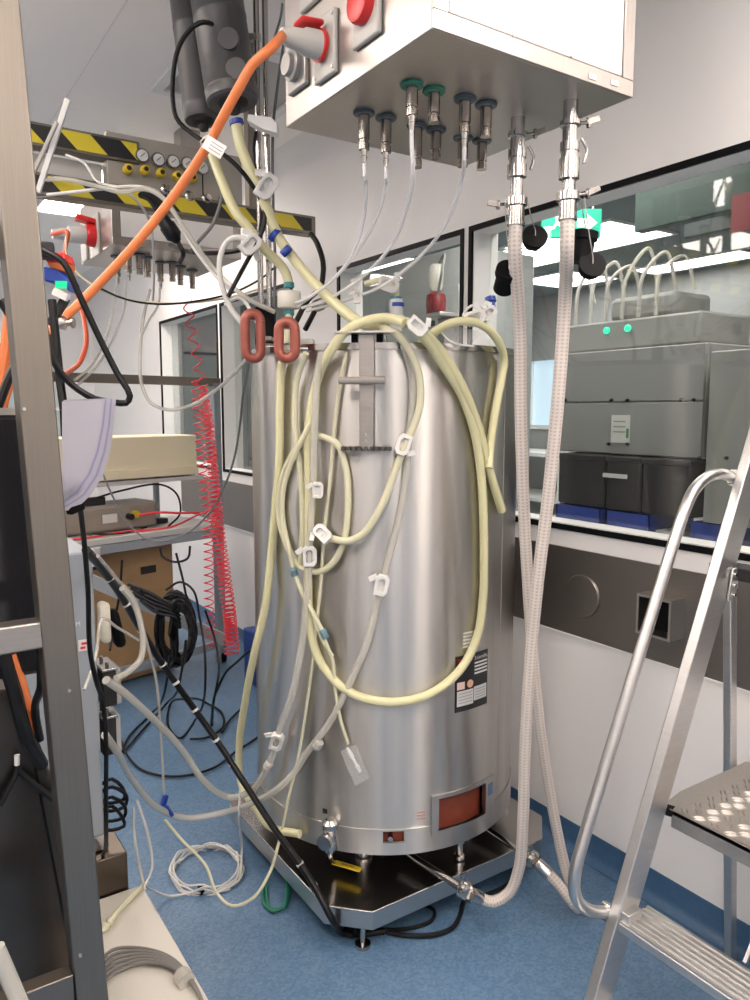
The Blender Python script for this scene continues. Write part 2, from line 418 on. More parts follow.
# far end wall windows with a door leaf between
for i, (a, b) in enumerate([(-1.6, 0.2), (0.28, 1.72)]):
    r = bpy.data.objects.new('window_%d' % (i + 5), None); C.objects.link(r); r.location = ((a + b) / 2, YF, 0.95); ORG[r] = Vector(r.location); struct(r)
    z0, z1 = 1.0, 2.28
    fr = MB()
    for q in (((a, z0), (b, z0 + .03)), ((a, z1 - .03), (b, z1)), ((a, z0 + .03), (a + .03, z1 - .03)), ((b - .03, z0 + .03), (b, z1 - .03))):
        fr.mm((q[0][0], YF - 0.012, q[0][1]), (q[1][0], YF - 0.001, q[1][1]))
    fr.build('gasket', M_BLACK, r)
    MB().mm((a + .03, YF - 0.006, z0 + .03), (b - .03, YF - 0.001, z1 - .03)).build('pane', mat('pale frosted glass', (0.50, 0.60, 0.58), 0.15), r)

# ceiling light panels of this room (recessed trays)
def ceiling_light(x, y, sx, sy, label, m, z=ZC, group='ceiling light panels of the lab'):
    t = thing('ceiling_light', label, 'light', (x, y, z - 0.012), group)
    f = MB(); k = 0.025
    f.mm((x - sx/2 - k, y - sy/2 - k, z - 0.012), (x + sx/2 + k, y - sy/2, z - 0.001)).mm((x - sx/2 - k, y + sy/2, z - 0.012), (x + sx/2 + k, y + sy/2 + k, z - 0.001))
    f.mm((x - sx/2 - k, y - sy/2, z - 0.012), (x - sx/2, y + sy/2, z - 0.001)).mm((x + sx/2, y - sy/2, z - 0.012), (x + sx/2 + k, y + sy/2, z - 0.001))
    f.build('frame', M_REVEAL, t)
    MB().mm((x - sx/2, y - sy/2, z - 0.009), (x + sx/2, y + sy/2, z - 0.002)).build('diffuser', m, t)
for (x, y) in [(1.5, 0.15), (0.1, -0.9), (-0.35, 0.9), (-1.75, 0.9), (-0.35, 2.7), (-0.35, 4.7), (-1.75, 3.6), (1.35, 5.3), (-0.2, 7.2), (1.4, -1.8), (-1.8, -1.6)]:
    ceiling_light(x, y, 0.58, 1.18, 'bright rectangular ceiling light panel set flush in the lab ceiling', M_LAMP)
# air diffuser in the ceiling
x0, y1 = 1.114, 3.452; S = 0.6
t = thing('air_diffuser', 'square grey ceiling air diffuser behind the hanging grey filter cylinders', 'vent', (x0 + S/2, y1 - S/2, ZC - 0.03))
f = MB(); k = 0.045
for (a, b) in (((x0, y1 - S), (x0 + S, y1 - S + k)), ((x0, y1 - k), (x0 + S, y1)), ((x0, y1 - S + k), (x0 + k, y1 - k)), ((x0 + S - k, y1 - S + k), (x0 + S, y1 - k))):
    f.mm((a[0], a[1], ZC - 0.016), (b[0], b[1], ZC - 0.001))
f.build('frame', M_REVEAL, t)
MB().mm((x0 + k, y1 - S + k, ZC - 0.006), (x0 + S - k, y1 - k, ZC - 0.001)).build('face_plate', mat('diffuser grey', (0.42, 0.41, 0.40), 0.6), t)

# ================================================================== THE NEXT ROOM behind the glass
XN = XW + WT; XB = 5.6; ZN = 2.72
struct(MB().mm((XN, YB, -0.05), (XB, YF, 0)).build('floor_next', mat('grey vinyl', (0.25, 0.28, 0.32), 0.4)))
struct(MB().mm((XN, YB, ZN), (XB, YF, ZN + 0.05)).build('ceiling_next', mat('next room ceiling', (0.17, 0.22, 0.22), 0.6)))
wn = MB(); wx = PX(514, 372, XB); wy = PX(546, 422, XB)
wn.mm((XB, YB, 0), (XB + 0.1, YF, 1.45)); wn.mm((XB, YB, 2.1), (XB + 0.1, YF, ZN)); wn.mm((XB, YB, 1.45), (XB + 0.1, 5.15, 2.1)); wn.mm((XB, 6.5, 1.45), (XB + 0.1, YF, 2.1))
struct(wn.build('wall_next', mat('next room wall', (0.30, 0.31, 0.315), 0.6)))
struct(MB().mm((XN, YF, 0), (XB, YF + 0.1, ZN)).build('wall_next_end', MATS['next room wall']))
struct(MB().mm((XN, YB - 0.1, 0), (XB, YB, ZN)).build('wall_next_front', MATS['next room wall']))
r = bpy.data.objects.new('window_7', None); C.objects.link(r); r.location = (XB, 5.8, 1.45); ORG[r] = Vector(r.location); struct(r)
MB().mm((XB + 0.04, 5.15, 1.45), (XB + 0.05, 6.5, 2.1)).build('pane', mat('daylit outside pane', (0.5, 0.6, 0.7), 0.3, emit=(0.62, 0.80, 0.95), estr=0.8), r)
fr = MB()
for y in (5.15, 5.58, 6.0, 6.465): fr.mm((XB - 0.01, y, 1.45), (XB + 0.04, y + 0.035, 2.1))
fr.mm((XB - 0.02, 5.13, 1.42), (XB + 0.04, 6.52, 1.46)).build('window_frame', M_REVEAL, r)
for k, (px_, py_, sx, sy) in enumerate([(585, 240, 0.6, 0.9), (502, 262, 0.6, 0.9), (566, 279, 0.6, 0.6), (694, 262, 0.3, 0.9)]):
    p = PZ(px_, py_, ZN)
    ceiling_light(p.x, p.y, sx, sy, ['largest lit ceiling panel seen through the glass right of the braided hoses', 'lit ceiling panel seen through the glass left of the braided hoses', 'lit ceiling panel seen through the glass between and below the black caps', 'narrow lit ceiling panel at the far right behind the glass'][k], M_LAMP2, ZN, 'light panels behind the glass')
for k, (x_, y_, lab) in enumerate(((2.55, 0.9, 'near'), (2.55, 2.5, 'middle'), (4.3, 1.2, 'far'), (3.2, 5.2, 'rear'))):  # extra panels added to brighten the cabinets and room next door
    ceiling_light(x_, y_, 0.58, 1.18, ['light panel above the grey cabinets next door', 'light panel above the exit sign next door', 'light panel over the open floor next door', 'light panel at the far end next door'][k], M_LAMP2, ZN, 'light panels behind the glass')
# exit sign
sp = PX(572, 223, 2.75)
t = thing('exit_sign', 'green exit sign with white running figure and arrow behind the glass', 'sign', (sp.x, sp.y, sp.z - 0.08))
hw, hh = 0.135, 0.063
SR = _rt.copy(); SN = Vector((_fw.x, _fw.y, 0)).normalized()
MB().prism([sp + SR * u + Vector((0, 0, v)) for u, v in ((-hw, -hh), (hw, -hh), (hw, hh), (-hw, hh))], SN * .03).build('sign_board', mat('exit green', (0.0, 0.35, 0.22), 0.4, emit=(0.0, 0.40, 0.24), estr=0.5), t)
MWH = mat('sign white', (0.85, 0.9, 0.88), 0.4, emit=(0.9, 1, 0.96), estr=0.5)
def sgn(u, v): return sp - SN * .001 + SR * u * .77 + Vector((0, 0, v * .77))
a = MB(); a.prism([sgn(*q) for q in ((0.03, 0.025), (0.085, 0.025), (0.085, 0.055), (0.15, 0.0), (0.085, -0.055), (0.085, -0.025), (0.03, -0.025))], SN * -.003); a.build('arrow', MWH, t)
fg = MB()
fg.rev(sgn(-0.075, 0.052), sgn(-0.075, 0.052) + SN * -.003, [(0, 0.014), (1, 0.014)], 14)
fg.prism([sgn(*q) for q in ((-0.10, 0.036), (-0.06, 0.036), (-0.07, -0.005), (-0.04, -0.035), (-0.045, -0.06), (-0.06, -0.032), (-0.09, -0.01), (-0.105, -0.035), (-0.14, -0.04), (-0.14, -0.027), (-0.115, -0.022), (-0.098, 0.0))], SN * -.003)
fg.prism([sgn(*q) for q in ((-0.064, 0.034), (-0.03, 0.012), (-0.036, 0.004), (-0.07, 0.02))], SN * -.003)
fg.build('running_figure', MWH, t)
rods = MB()
for s in (-1, 1): rods.cyl(sp + SN * .015 + SR * s * .1 + Vector((0, 0, hh)), Vector(((sp + SN * .015 + SR * s * .1).x, (sp + SN * .015 + SR * s * .1).y, ZN)), 0.005, n=8)
rods.build('hanger', M_STEEL, t)
# bench with equipment beyond the window
XT = 2.62
MT = mat('grey worktop', (0.34, 0.35, 0.36), 0.4)
t = thing('long_bench', 'long grey worktop on legs standing behind the right window', 'bench', (2.95, 1.6, 0))
MB().mm((2.48, -0.2, 1.02), (3.45, 2.75, 1.06)).build('worktop', MT, t, 0.004)
for x in (2.54, 3.39):
    for y in (-0.1, 2.66): MB().mm((x - .025, y - .025, 0), (x + .025, y + .025, 1.02)).build('leg', M_STEEL, t)
def crate(pa, pb, X, dep, z0, z1, name, m, label, cat, bev=0.008, group=None):
    a = PX(*pa, X); b = PX(*pb, X)
    return tag(MB().mm((X, min(a.y, b.y), z0), (X + dep, max(a.y, b.y), z1)).build(name, m, None, bev), label, cat, group)
def tray(pa, pb, z0, z1, X, label):
    a = PX(*pa, X); b = PX(*pb, X); y0, y1 = min(a.y, b.y), max(a.y, b.y)
    tm = MB(); tm.mm((X, y0, z0), (X + .3, y1, z0 + .008)); tm.mm((X, y0, z0), (X + .008, y1, z1)); tm.mm((X + .292, y0, z0), (X + .3, y1, z1)); tm.mm((X, y0, z0), (X + .3, y0 + .008, z1)); tm.mm((X, y1 - .008, z0), (X + .3, y1, z1))
    return tag(tm.build('storage_tray', M_BLUE, None), label, 'tray', 'blue trays on the bench behind the glass')
zt = 1.062
tray((556, 510), (600, 510), zt, 1.175, XT, 'open blue storage tray nearest the braided hoses behind the glass')
tray((606, 510), (650, 510), zt, 1.175, XT, 'middle open blue storage tray below the dark crates behind the glass')
tray((690, 515), (726, 515), zt, 1.175, XT, 'blue storage tray seen beside the ladder handrail behind the glass')
tag(MB().mm((XT + .02, PX(652, 510, XT).y - .1, zt), (XT + .25, PX(652, 510, XT).y - .005, 1.12)).build('small_carton', mat('pale carton', (0.45, 0.45, 0.44), 0.6), None, .004), 'small pale carton between the blue trays behind the glass', 'box')
def dark_crate(pa, pb, label):
    a = PX(*pa, XT - 0.0); b = PX(*pb, XT - 0.0); y0, y1 = min(a.y, b.y), max(a.y, b.y)
    t = thing('dark_crate', label, 'crate', (XT + .15, (y0 + y1) / 2, 1.18), 'dark crates behind the glass')
    MB().mm((XT, y0, 1.182), (XT + .34, y1, 1.40)).build('body', M_CABD, t, .01)
    MB().mm((XT - .006, y0 - .004, 1.385), (XT + .346, y1 + .004, 1.41)).build('lid_rim', M_CABD, t, .004)
    return t
cr = dark_crate((558, 480), (604, 480), 'charcoal crate left of the white labelled crate behind the glass')
cr = dark_crate((606, 480), (640, 480), 'charcoal crate with a white strip label behind the glass')
a = PX(603, 473, XT - .008); b = PX(626, 479, XT - .008)
lb = MB().mm((XT - .009, b.y, b.z), (XT - .0005, a.y, a.z)); lb.build('strip_label', M_WHITE, cr)
cr = dark_crate((642, 480), (690, 480), 'charcoal crate right of the white labelled crate behind the glass')
def cabinet(pa, pb, z0, z1, X, dep, label, cols=1, rows=1, knobs=()):
    a = PX(*pa, X); b = PX(*pb, X); y0, y1 = min(a.y, b.y), max(a.y, b.y)
    t = thing('equipment_cabinet', label, 'cabinet', (X + dep / 2, (y0 + y1) / 2, z0), 'grey equipment cabinets behind the glass')
    MB().mm((X + .012, y0, z0), (X + dep, y1, z1)).build('body', M_CAB, t, .006)
    for i in range(cols):
        for j in range(rows):
            ya = y0 + (y1 - y0) * i / cols + .003; yb = y0 + (y1 - y0) * (i + 1) / cols - .003
            za = z0 + (z1 - z0) * j / rows + .003; zb = z0 + (z1 - z0) * (j + 1) / rows - .003
            MB().mm((X, ya, za), (X + .012, yb, zb)).build('front_panel', M_CAB, t, .003)
    for (kx, ky) in knobs:
        p = PX(kx, ky, X); MB().rev((X, p.y, p.z), (X - .012, p.y, p.z), [(0, .0065), (.7, .0065), (1, .005)], 12).build('knob', M_BLACK, t)
    return t
cb = cabinet((557, 400), (704, 400), 1.415, 1.86, XT + .04, .5, 'wide grey cabinet with white notice standing on the charcoal crates', 1, 2, ((566, 400), (612, 400), (628, 400), (682, 400), (694, 400), (609, 444), (628, 444)))
a = PX(611, 415, XT + .03); b = PX(628, 443, XT + .03)
nt_ = MB().mm((XT + .034, b.y, b.z), (XT + .0395, a.y, a.z)).build('notice', M_WHITE, cb)
for i in range(3):
    zz = a.z - .03 - i * .022; MB().mm((XT + .0325, b.y + .02, zz), (XT + .034, a.y - .012, zz + .006)).build('print_line', mat('print grey', (.25, .3, .28), .6), nt_)
MB().mm((XT + .0325, b.y + .002, b.z + .02), (XT + .034, b.y + .014, b.z + .06)).build('green_mark', mat('green print', (.03, .25, .08), .6), nt_)
cabinet((708, 400), (790, 400), 1.18, 1.82, XT - .02, .5, 'tall grey cabinet cut by the right picture edge behind the glass', 1, 1, ((700, 458), (727, 458)))
# steel analyser with tubes on top, green lamps
p0 = PX(560, 340, XT + .1); p1 = PX(700, 340, XT + .1)
t = thing('analyser', 'pale analyser with two green lamps on top of the wide grey cabinet', 'machine', (XT + .3, (p0.y + p1.y) / 2, 1.865))
MB().mm((XT + .1, p1.y, 1.864), (XT + .45, p0.y, 1.99)).build('body', mat('pale analyser enamel', (.26, .26, .25), .45), t, .01)
MB().mm((XT + .14, p1.y + .15, 1.992), (XT + .40, p0.y - .25, 2.09)).build('top_cover', MATS['pale analyser enamel'], t, .02)
for gx in (606, 627):
    g = PX(gx, 323, XT + .09)
    MB().rev((XT + .1, g.y, 1.95), (XT + .085, g.y, 1.95), [(0, .015), (.6, .015), (1, .009)], 14).build('green_lamp', mat('green lamp', (0, .5, .25), .3, emit=(.05, .9, .45), estr=1.3), t)
for i in range(7):
    q = p1.y + .1 + i * .085
    MB().tube([(XT + .2, q, 2.09), (XT + .16, q + .03, 2.22 + .03 * (i % 3)), (XT + .1, q + .09, 2.16), (XT + .09, q + .1, 1.99)], .008, 8).build('hose', M_LGREY if i % 2 else M_CTUBE, t)
# dark green frame high in the next room with a red panel
t = thing('overhead_gantry', 'dark green overhead frame with a red panel behind the right window', 'gantry', (3.1, 1.4, 2.2))
MGD = mat('dark green paint', (0.004, 0.028, 0.021), 0.35)
MB().mm((2.78, .6, 2.36), (2.84, 2.18, 2.62)).build('beam', MGD, t, .004)
MB().mm((3.3, .6, 2.42), (3.36, 2.3, 2.62)).build('beam', MGD, t, .004)
MB().mm((2.84, 2.08, 2.5), (3.3, 2.14, 2.56)).build('cross_beam', MGD, t); MB().mm((2.84, .62, 2.5), (3.3, .68, 2.56)).build('cross_beam', MGD, t)
for y in (.65, 2.12): MB().mm((2.80, y - .015, 2.62), (2.82, y + .015, ZN)).build('hanger', MGD, t)
a = PX(733, 196, 2.77); b = PX(765, 226, 2.77); MB().mm((2.765, b.y, b.z), (2.78, a.y, a.z)).build('red_panel', mat('dark red panel', (.14, .010, .014), .4), t)
# red and grey apparatus seen in the left window
p = PX(446, 285, 2.6)
t = thing('red_pump', 'dark red pump with a clear bowl on a stand behind the left window', 'pump', (2.6, p.y, 0))
zp_ = PX(446, 313, 2.55).z
MB().mm((2.57, p.y - .03, 0), (2.65, p.y + .03, zp_ - .02)).build('stand', M_CAB, t, .004)
MB().mm((2.48, p.y - .1, zp_ - .02), (2.75, p.y + .1, zp_)).build('shelf', M_STEEL, t, .003)
MRD = mat('dark red enamel', (.20, .012, .016), .35)
MB().rev((2.55, p.y + .02, zp_), (2.55, p.y + .02, zp_ + .12), [(0, .05), (.5, .055), (.85, .05), (1, .02)], 20).build('motor', MRD, t)
MB().rev((2.5, p.y - .05, zp_ + .01), (2.5, p.y - .05, zp_ + .08), [(0, .03), (.5, .038), (1, .03)], 18).build('head', MRD, t)
MB().rev((2.55, p.y + .02, zp_ + .12), (2.55, p.y + .02, zp_ + .26), [(0, .03), (.3, .04), (.9, .04), (1, .03)], 20).build('bowl', M_CTUBE, t)
MB().tube([(2.55, p.y, zp_ + .26), (2.54, p.y - .06, zp_ + .30), (2.5, p.y - .09, zp_ + .2), (2.5, p.y - .05, zp_ + .08)], .007, 8).build('hose', M_GREYC, t)
p = PX(410, 310, 2.75); q = PX(372, 330, 2.75)
t = thing('grey_cabinet', 'pale grey cabinet seen through the left window behind the tank', 'cabinet', (3.0, p.y, 0))
MB().mm((2.76, 3.28, 0), (3.3, 4.75, 2.5)).build('body', mat('pale cabinet', (.50, .52, .52), .4), t, .01)
MB().mm((2.748, 3.30, 1.1), (2.76, 4.0, 2.30)).build('door', MATS['pale cabinet'], t, .004); MB().mm((2.748, 4.02, 1.1), (2.76, 4.72, 2.30)).build('door', MATS['pale cabinet'], t, .004)
g = PX(431, 319, 2.745); MB().mm((2.735, g.y - .035, g.z - .04), (2.748, g.y + .035, g.z + .04)).build('dark_switch', M_CABD, t, .003)
t = thing('storage_shelf', 'white storage shelving at the far end of the room behind the glass', 'shelf', (5.2, 5.6, 0))
for z in (.4, .8, 1.2): MB().mm((4.9, 4.5, z), (5.5, 6.6, z + .03)).build('shelf_board', M_REVEAL, t)
for y in (4.52, 6.56):
    for x in (4.92, 5.46): MB().mm((x - .02, y - .02, 0), (x + .02, y + .02, 1.4)).build('post', M_REVEAL, t)

# ================================================================== THE TANK
def TA(x, y): p = TK(x, y, 0); return math.atan2(p.y - TC.y, p.x - TC.x) % (2 * PI)
def cylp(a, r, z): return Vector((TC.x + r * math.cos(a), TC.y + r * math.sin(a), z))
D2R = PI / 180
tank = thing('bioreactor_tank', 'tall brushed stainless steel tank on a wheeled deck, hung with yellow tubes', 'tank', (TC.x, TC.y, 0))
A0, A1 = TA(438, 812), TA(484, 796); W0, W1 = 0.303, 0.408
SK = 0.322
sh = MB()
sh.patch(0, 2 * PI, W1, TZ1, TR, .008, 128)
sh.patch(A1, A0 + 2 * PI, SK, W1, TR, .008, 112)
shell = sh.build('shell', M_TANK, tank, ang=30)
MB().patch(0, 2 * PI, TZ1 - .014, TZ1 + .004, TR + .006, .016, 128).build('rim', M_CHROME, tank, ang=30)
S0, S1 = TA(383, 837), TA(404, 837)
skb = MB()
skb.patch(S1, A0, .24, SK, TR + .004, .008, 20).patch(A1, S0 + 2 * PI, .24, SK, TR + .004, .008, 90)
skb.patch(S0, S1, .24, .28, TR + .004, .008, 8); skb.patch(S0, S1, .317, SK, TR + .004, .008, 8)
skb.patch(A0, A1, .24, W0, TR + .004, .008, 20)
skb.build('skirt', M_TANK, tank, ang=30)
wf = MB(); e = .008 / TR
wf.patch(A0 - 3 * e, A0, W0 - .012, W1 + .012, TR + .007, .012, 4).patch(A1, A1 + 6 * e, W0 - .012, W1 + .012, TR + .007, .012, 6)
wf.patch(A0, A1, W1, W1 + .012, TR + .007, .012, 20).patch(A0, A1, W0 - .012, W0, TR + .007, .012, 20)
wfo = wf.build('hatch_frame', M_TANK, tank, ang=30)
MB().patch(A1 + 1.5 * e, A1 + 4.5 * e, W0 + .055, W0 + .095, TR + .0085, .001, 4).build('hatch_label', mat('blue grey print', (.10, .15, .25), .5), wfo)
MB().patch(A0 - .04, A1 + .04, W0 - .02, W1 + .02, TR - .03, .01, 24).build('insulation_panel', M_BROWN, tank, ang=30)
MB().patch(S0 - .02, S1 + .02, .27, .325, TR - .018, .008, 8).build('insulation_panel', M_BROWN, tank, ang=30)
p = cylp(S0 + .05, TR + .004, .299); n_ = Vector((math.cos(S0), math.sin(S0), 0))
MB().cyl(p - n_ * .02, p + n_ * .012, .008, n=12).build('bolt', M_CHROME, tank)
MB().cyl((TC.x, TC.y, .25), (TC.x, TC.y, .26), TR - .012, n=64).build('bottom_plate', M_DSTEEL, tank)
MB().rev((TC.x, TC.y, TZ1 - .10), (TC.x, TC.y, TZ1 - .02), [(0, TR - .01), (.3, TR - .03), (.8, .2), (1, .05)], 48).build('bag_top', M_CTUBE, tank)
# seam weld and small prints
MB().patch(TA(500, 650), TA(500, 650) + .004, .31, 1.77, TR + .0012, .002, 2).build('weld_seam', M_TANK, tank)
a = TA(325, 811); MB().patch(a - .018, a + .018, TK(325, 811, 0).z - .008, TK(325, 811, 0).z + .008, TR + .001, .002, 4).build('small_plate', M_DSTEEL, tank)
a = TA(421, 816); zz = TK(421, 816, 0).z
for k in range(3): MB().patch(a - .03, a + .03, zz + .012 - k * .011, zz + .016 - k * .011, TR + .001, .002, 4).build('red_print_line', mat('faded red print', (.48, .25, .2), .5), tank)
# data plate
a0, a1, z0, z1 = TA(455, 680), TA(487, 675), TK(455, 713, 0).z, TK(455, 657, 0).z
plate = MB().patch(a0, a1, z0, z1, TR + .0015, .0022, 16).build('data_plate', mat('black print', (.012, .012, .014), .4), tank)
def onplate(u0, u1, v0, v1, m, nm, off=.0022):
    return MB().patch(a0 + (a1 - a0) * u0, a0 + (a1 - a0) * u1, z0 + (z1 - z0) * v0, z0 + (z1 - z0) * v1, TR + off, .0006, 6).build(nm, m, plate)
for k in range(4): onplate(.55, .97, .80 - k * .062, .83 - k * .062, M_WHITE, 'print_line')
onplate(.05, .26, .40, .53, mat('pink print', (.75, .52, .47), .5), 'square_pictogram')
aa = a0 + (a1 - a0) * .42; pc = cylp(aa, TR + .0022, z0 + (z1 - z0) * .47); un = Vector((math.cos(aa), math.sin(aa), 0))
MB().cyl(pc - un * .0005, pc + un * .0006, .0125, n=20).build('round_pictogram', mat('orange print', (.72, .42, .28), .5), plate)
onplate(.05, .52, .10, .37, mat('pale print', (.55, .55, .54), .5), 'print_panel'); onplate(.54, .96, .14, .39, MATS['pale print'], 'print_panel')
for k in range(4): onplate(.09, .48, .15 + k * .055, .165 + k * .055, mat('print grey2', (.3, .3, .3), .5), 'print_line', .0030); onplate(.58, .92, .18 + k * .05, .195 + k * .05, MATS['print grey2'], 'print_line', .0030)
for uu, tx, m_, sz in ((.25, 'Thermo', mat('red print', (.65, .02, .02), .5), .018), (.74, 'Scientific', M_WHITE, .017)):
    aa = a0 + (a1 - a0) * uu; un = Vector((math.cos(aa), math.sin(aa), 0)); tgv = Vector((-un.y, un.x, 0))
    text_mesh('lettering', tx, sz, cylp(aa, TR + .004, z0 + (z1 - z0) * .91), tgv, (0, 0, 1), m_, plate)
b0 = TA(463, 635); bz0 = TK(470, 633, 0).z
for k in range(5): MB().patch(b0, b0 + .16, bz0 - k * .011, bz0 + .0045 - k * .011, TR + .001, .002, 6).build('white_print_line', M_WHITE, tank)
# bracket hung from the rim at the front
ab = TA(367.5, 400); un = Vector((math.cos(ab), math.sin(ab), 0)); tg_ = Vector((-un.y, un.x, 0))
def BR(u, o, z): return cylp(ab, TR + o, z) + tg_ * u
def brbox(mb, u0, u1, o0, o1, z0, z1):
    mb.prism([BR(u0, o0, z0), BR(u1, o0, z0), BR(u1, o1, z0), BR(u0, o1, z0)], (0, 0, z1 - z0)); return mb
brk = brbox(MB(), -.021, .021, .014, .022, 1.49, 1.815).build('hanging_bracket', steel('bracket steel', (.40, .375, .355), .3), tank, .002)  # bracket steel darkened, its dark reflections are put into the colour
hb = MB(); hb.tube([BR(-.076, .05, 1.685), BR(.058, .05, 1.685)], .011, 14, False); hb.build('handle_bar', mat('taupe grip', (.27, .25, .23), .4), brk, .004)
hs = MB()
for u in (-.012, .012): hs.cyl(BR(u, .02, 1.685), BR(u, .05, 1.685), .007, n=10)
hs.build('handle_stem', M_STEEL, brk)
cbm = brbox(MB(), -.072, .072, .012, .020, 1.487, 1.499)
for k in range(9): brbox(cbm, -.072 + k * .0166, -.072 + k * .0166 + .0085, .018, .038, 1.487, 1.499)
cbm.build('comb', mat('dark comb', (.06, .055, .05), .45), brk)
brbox(MB(), -.085, .085, -.02, .06, 1.816, 1.821).build('top_shelf', M_STEEL, brk)
for u in (-.036, .036): brbox(MB(), u - .009, u + .009, -.012, .012, 1.794, 1.816).build('rubber_spacer', M_BLACK, brk)
for z in (1.515, 1.532): MB().cyl(BR(0, .02, z), BR(0, .025, z), .004, n=10).build('screw', M_CHROME, brk)
# deck
dx0, dx1, dy0, dy1, ch = 1.04, 1.955, 1.735, 2.66, .105
oct_ = [(dx0 + ch, dy0), (dx1 - ch, dy0), (dx1, dy0 + ch), (dx1, dy1 - ch), (dx1 - ch, dy1), (dx0 + ch, dy1), (dx0, dy1 - ch), (dx0, dy0 + ch)]
deck = MB().prism([(x, y, .124) for x, y in oct_], (0, 0, .006)).build('deck', M_DECK, tank, .002)
fl = MB()
for i in range(8):
    (xa, ya), (xb, yb) = oct_[i], oct_[(i + 1) % 8]; nx, ny = (yb - ya), -(xb - xa); L = math.hypot(nx, ny); nx, ny = nx / L * -.005, ny / L * -.005
    fl.prism([(xa, ya, .072), (xb, yb, .072), (xb + nx, yb + ny, .072), (xa + nx, ya + ny, .072)], (0, 0, .054))
fl.build('edge_flange', M_STEEL, deck)
for (x, y) in ((1.27, 1.98), (1.71, 1.98), (1.27, 2.42), (1.71, 2.42)):
    l = MB(); l.rev((x, y, .13), (x, y, .25), [(0, .028), (.08, .028), (.1, .018), (.85, .018), (.9, .03), (1, .03)], 20); l.build('support_leg', M_STEEL, tank)
for (x, y) in ((1.135, 1.805), (1.865, 1.805), (1.135, 2.59), (1.865, 2.59)):
    c_ = MB().mm((x - .022, y - .018, .038), (x + .022, y + .018, .115)).build('caster', M_BLACK, tank, .005)
    MB().cyl((x - .014, y + .03, .035), (x + .014, y + .03, .035), .035, n=24).build('wheel', M_BLACK, c_)
    MB().rev((x, y - .03, .0), (x, y - .03, .075), [(0, .024), (.15, .024), (.2, .008), (1, .008)], 16).build('levelling_foot', M_CHROME, c_)
for (x, y, lab) in ((1.36, 1.9, 1), (1.672, 1.9, 2)):
    pp = MB(); pp.tube([(x, y, .19), (x + .003, y - .05, .178), (x + .01 + (.03 if lab == 1 else 0), 1.62, .17)], .012, 14); po = pp.build('drain_pipe', M_CHROME, tank)
    xe = x + .01 + (.03 if lab == 1 else 0)
    MB().rev((xe, 1.64, .17), (xe + .002, 1.60, .169), [(0, .014), (.2, .026), (.35, .028), (.5, .018), (.6, .028), (.8, .026), (1, .014)], 20).build('clamp_ring', M_CHROME, po)
    wn_ = MB(); wn_.cyl((xe, 1.62, .185), (xe - .004, 1.62, .215), .005, n=8); wn_.box((xe - .005, 1.62, .22), (.026, .007, .01)); wn_.build('wing_nut', M_CHROME, po)
# vertical outlet beside the first pipe
MB().rev((1.53, 1.80, .135), (1.53, 1.80, .24), [(0, .018), (.1, .018), (.15, .012), (.5, .012), (.55, .02), (.8, .02), (.85, .014), (1, .014)], 16).build('outlet_stub', M_CHROME, tank)
# front left ball valve with yellow lever
pv = TK(330, 833, .02)
vv = MB(); vv.rev(pv + Vector((0, 0, .045)), pv + Vector((0, 0, -.06)), [(0, .014), (.1, .026), (.25, .026), (.3, .017), (.45, .024), (.65, .024), (.7, .027), (.85, .027), (.9, .015), (1, .015)], 18)
dvv = Vector((-.83, -.55, 0)); vv.rev(pv + Vector((0, 0, -.01)), pv + dvv * .045 + Vector((0, 0, -.01)), [(0, .016), (.6, .016), (.65, .024), (1, .024)], 14)
va = vv.build('drain_valve', M_CHROME, tank)
h0 = PZ(333, 862, .165); h1 = PZ(361, 870, .165)
MB().tube([pv + Vector((0, 0, -.045)), pv + Vector((0, 0, -.075)), h0.lerp(h1, .06)], .007, 10).build('lever_stem', M_CHROME, va)
MB().bar(h0, h1, .024, .005, (0, 0, 1)).build('lever_handle', M_YELLOW, va, .003)
MB().bar(h0.lerp(h1, .3) + Vector((0, 0, .003)), h0.lerp(h1, .75) + Vector((0, 0, .003)), .008, .001).build('lever_print', mat('amber print', (.35, .18, .01), .5), va)
# upright steel post and small cup at the right rear of the deck
tp = MB(); tp.mm((1.90, 2.02, .13), (1.93, 2.16, .34)); tp.build('side_bracket', M_STEEL, tank, .003)
MB().cyl((1.90, 1.98, .13), (1.90, 1.98, .165), .018, n=16).build('white_cap', M_WHITE, tank)

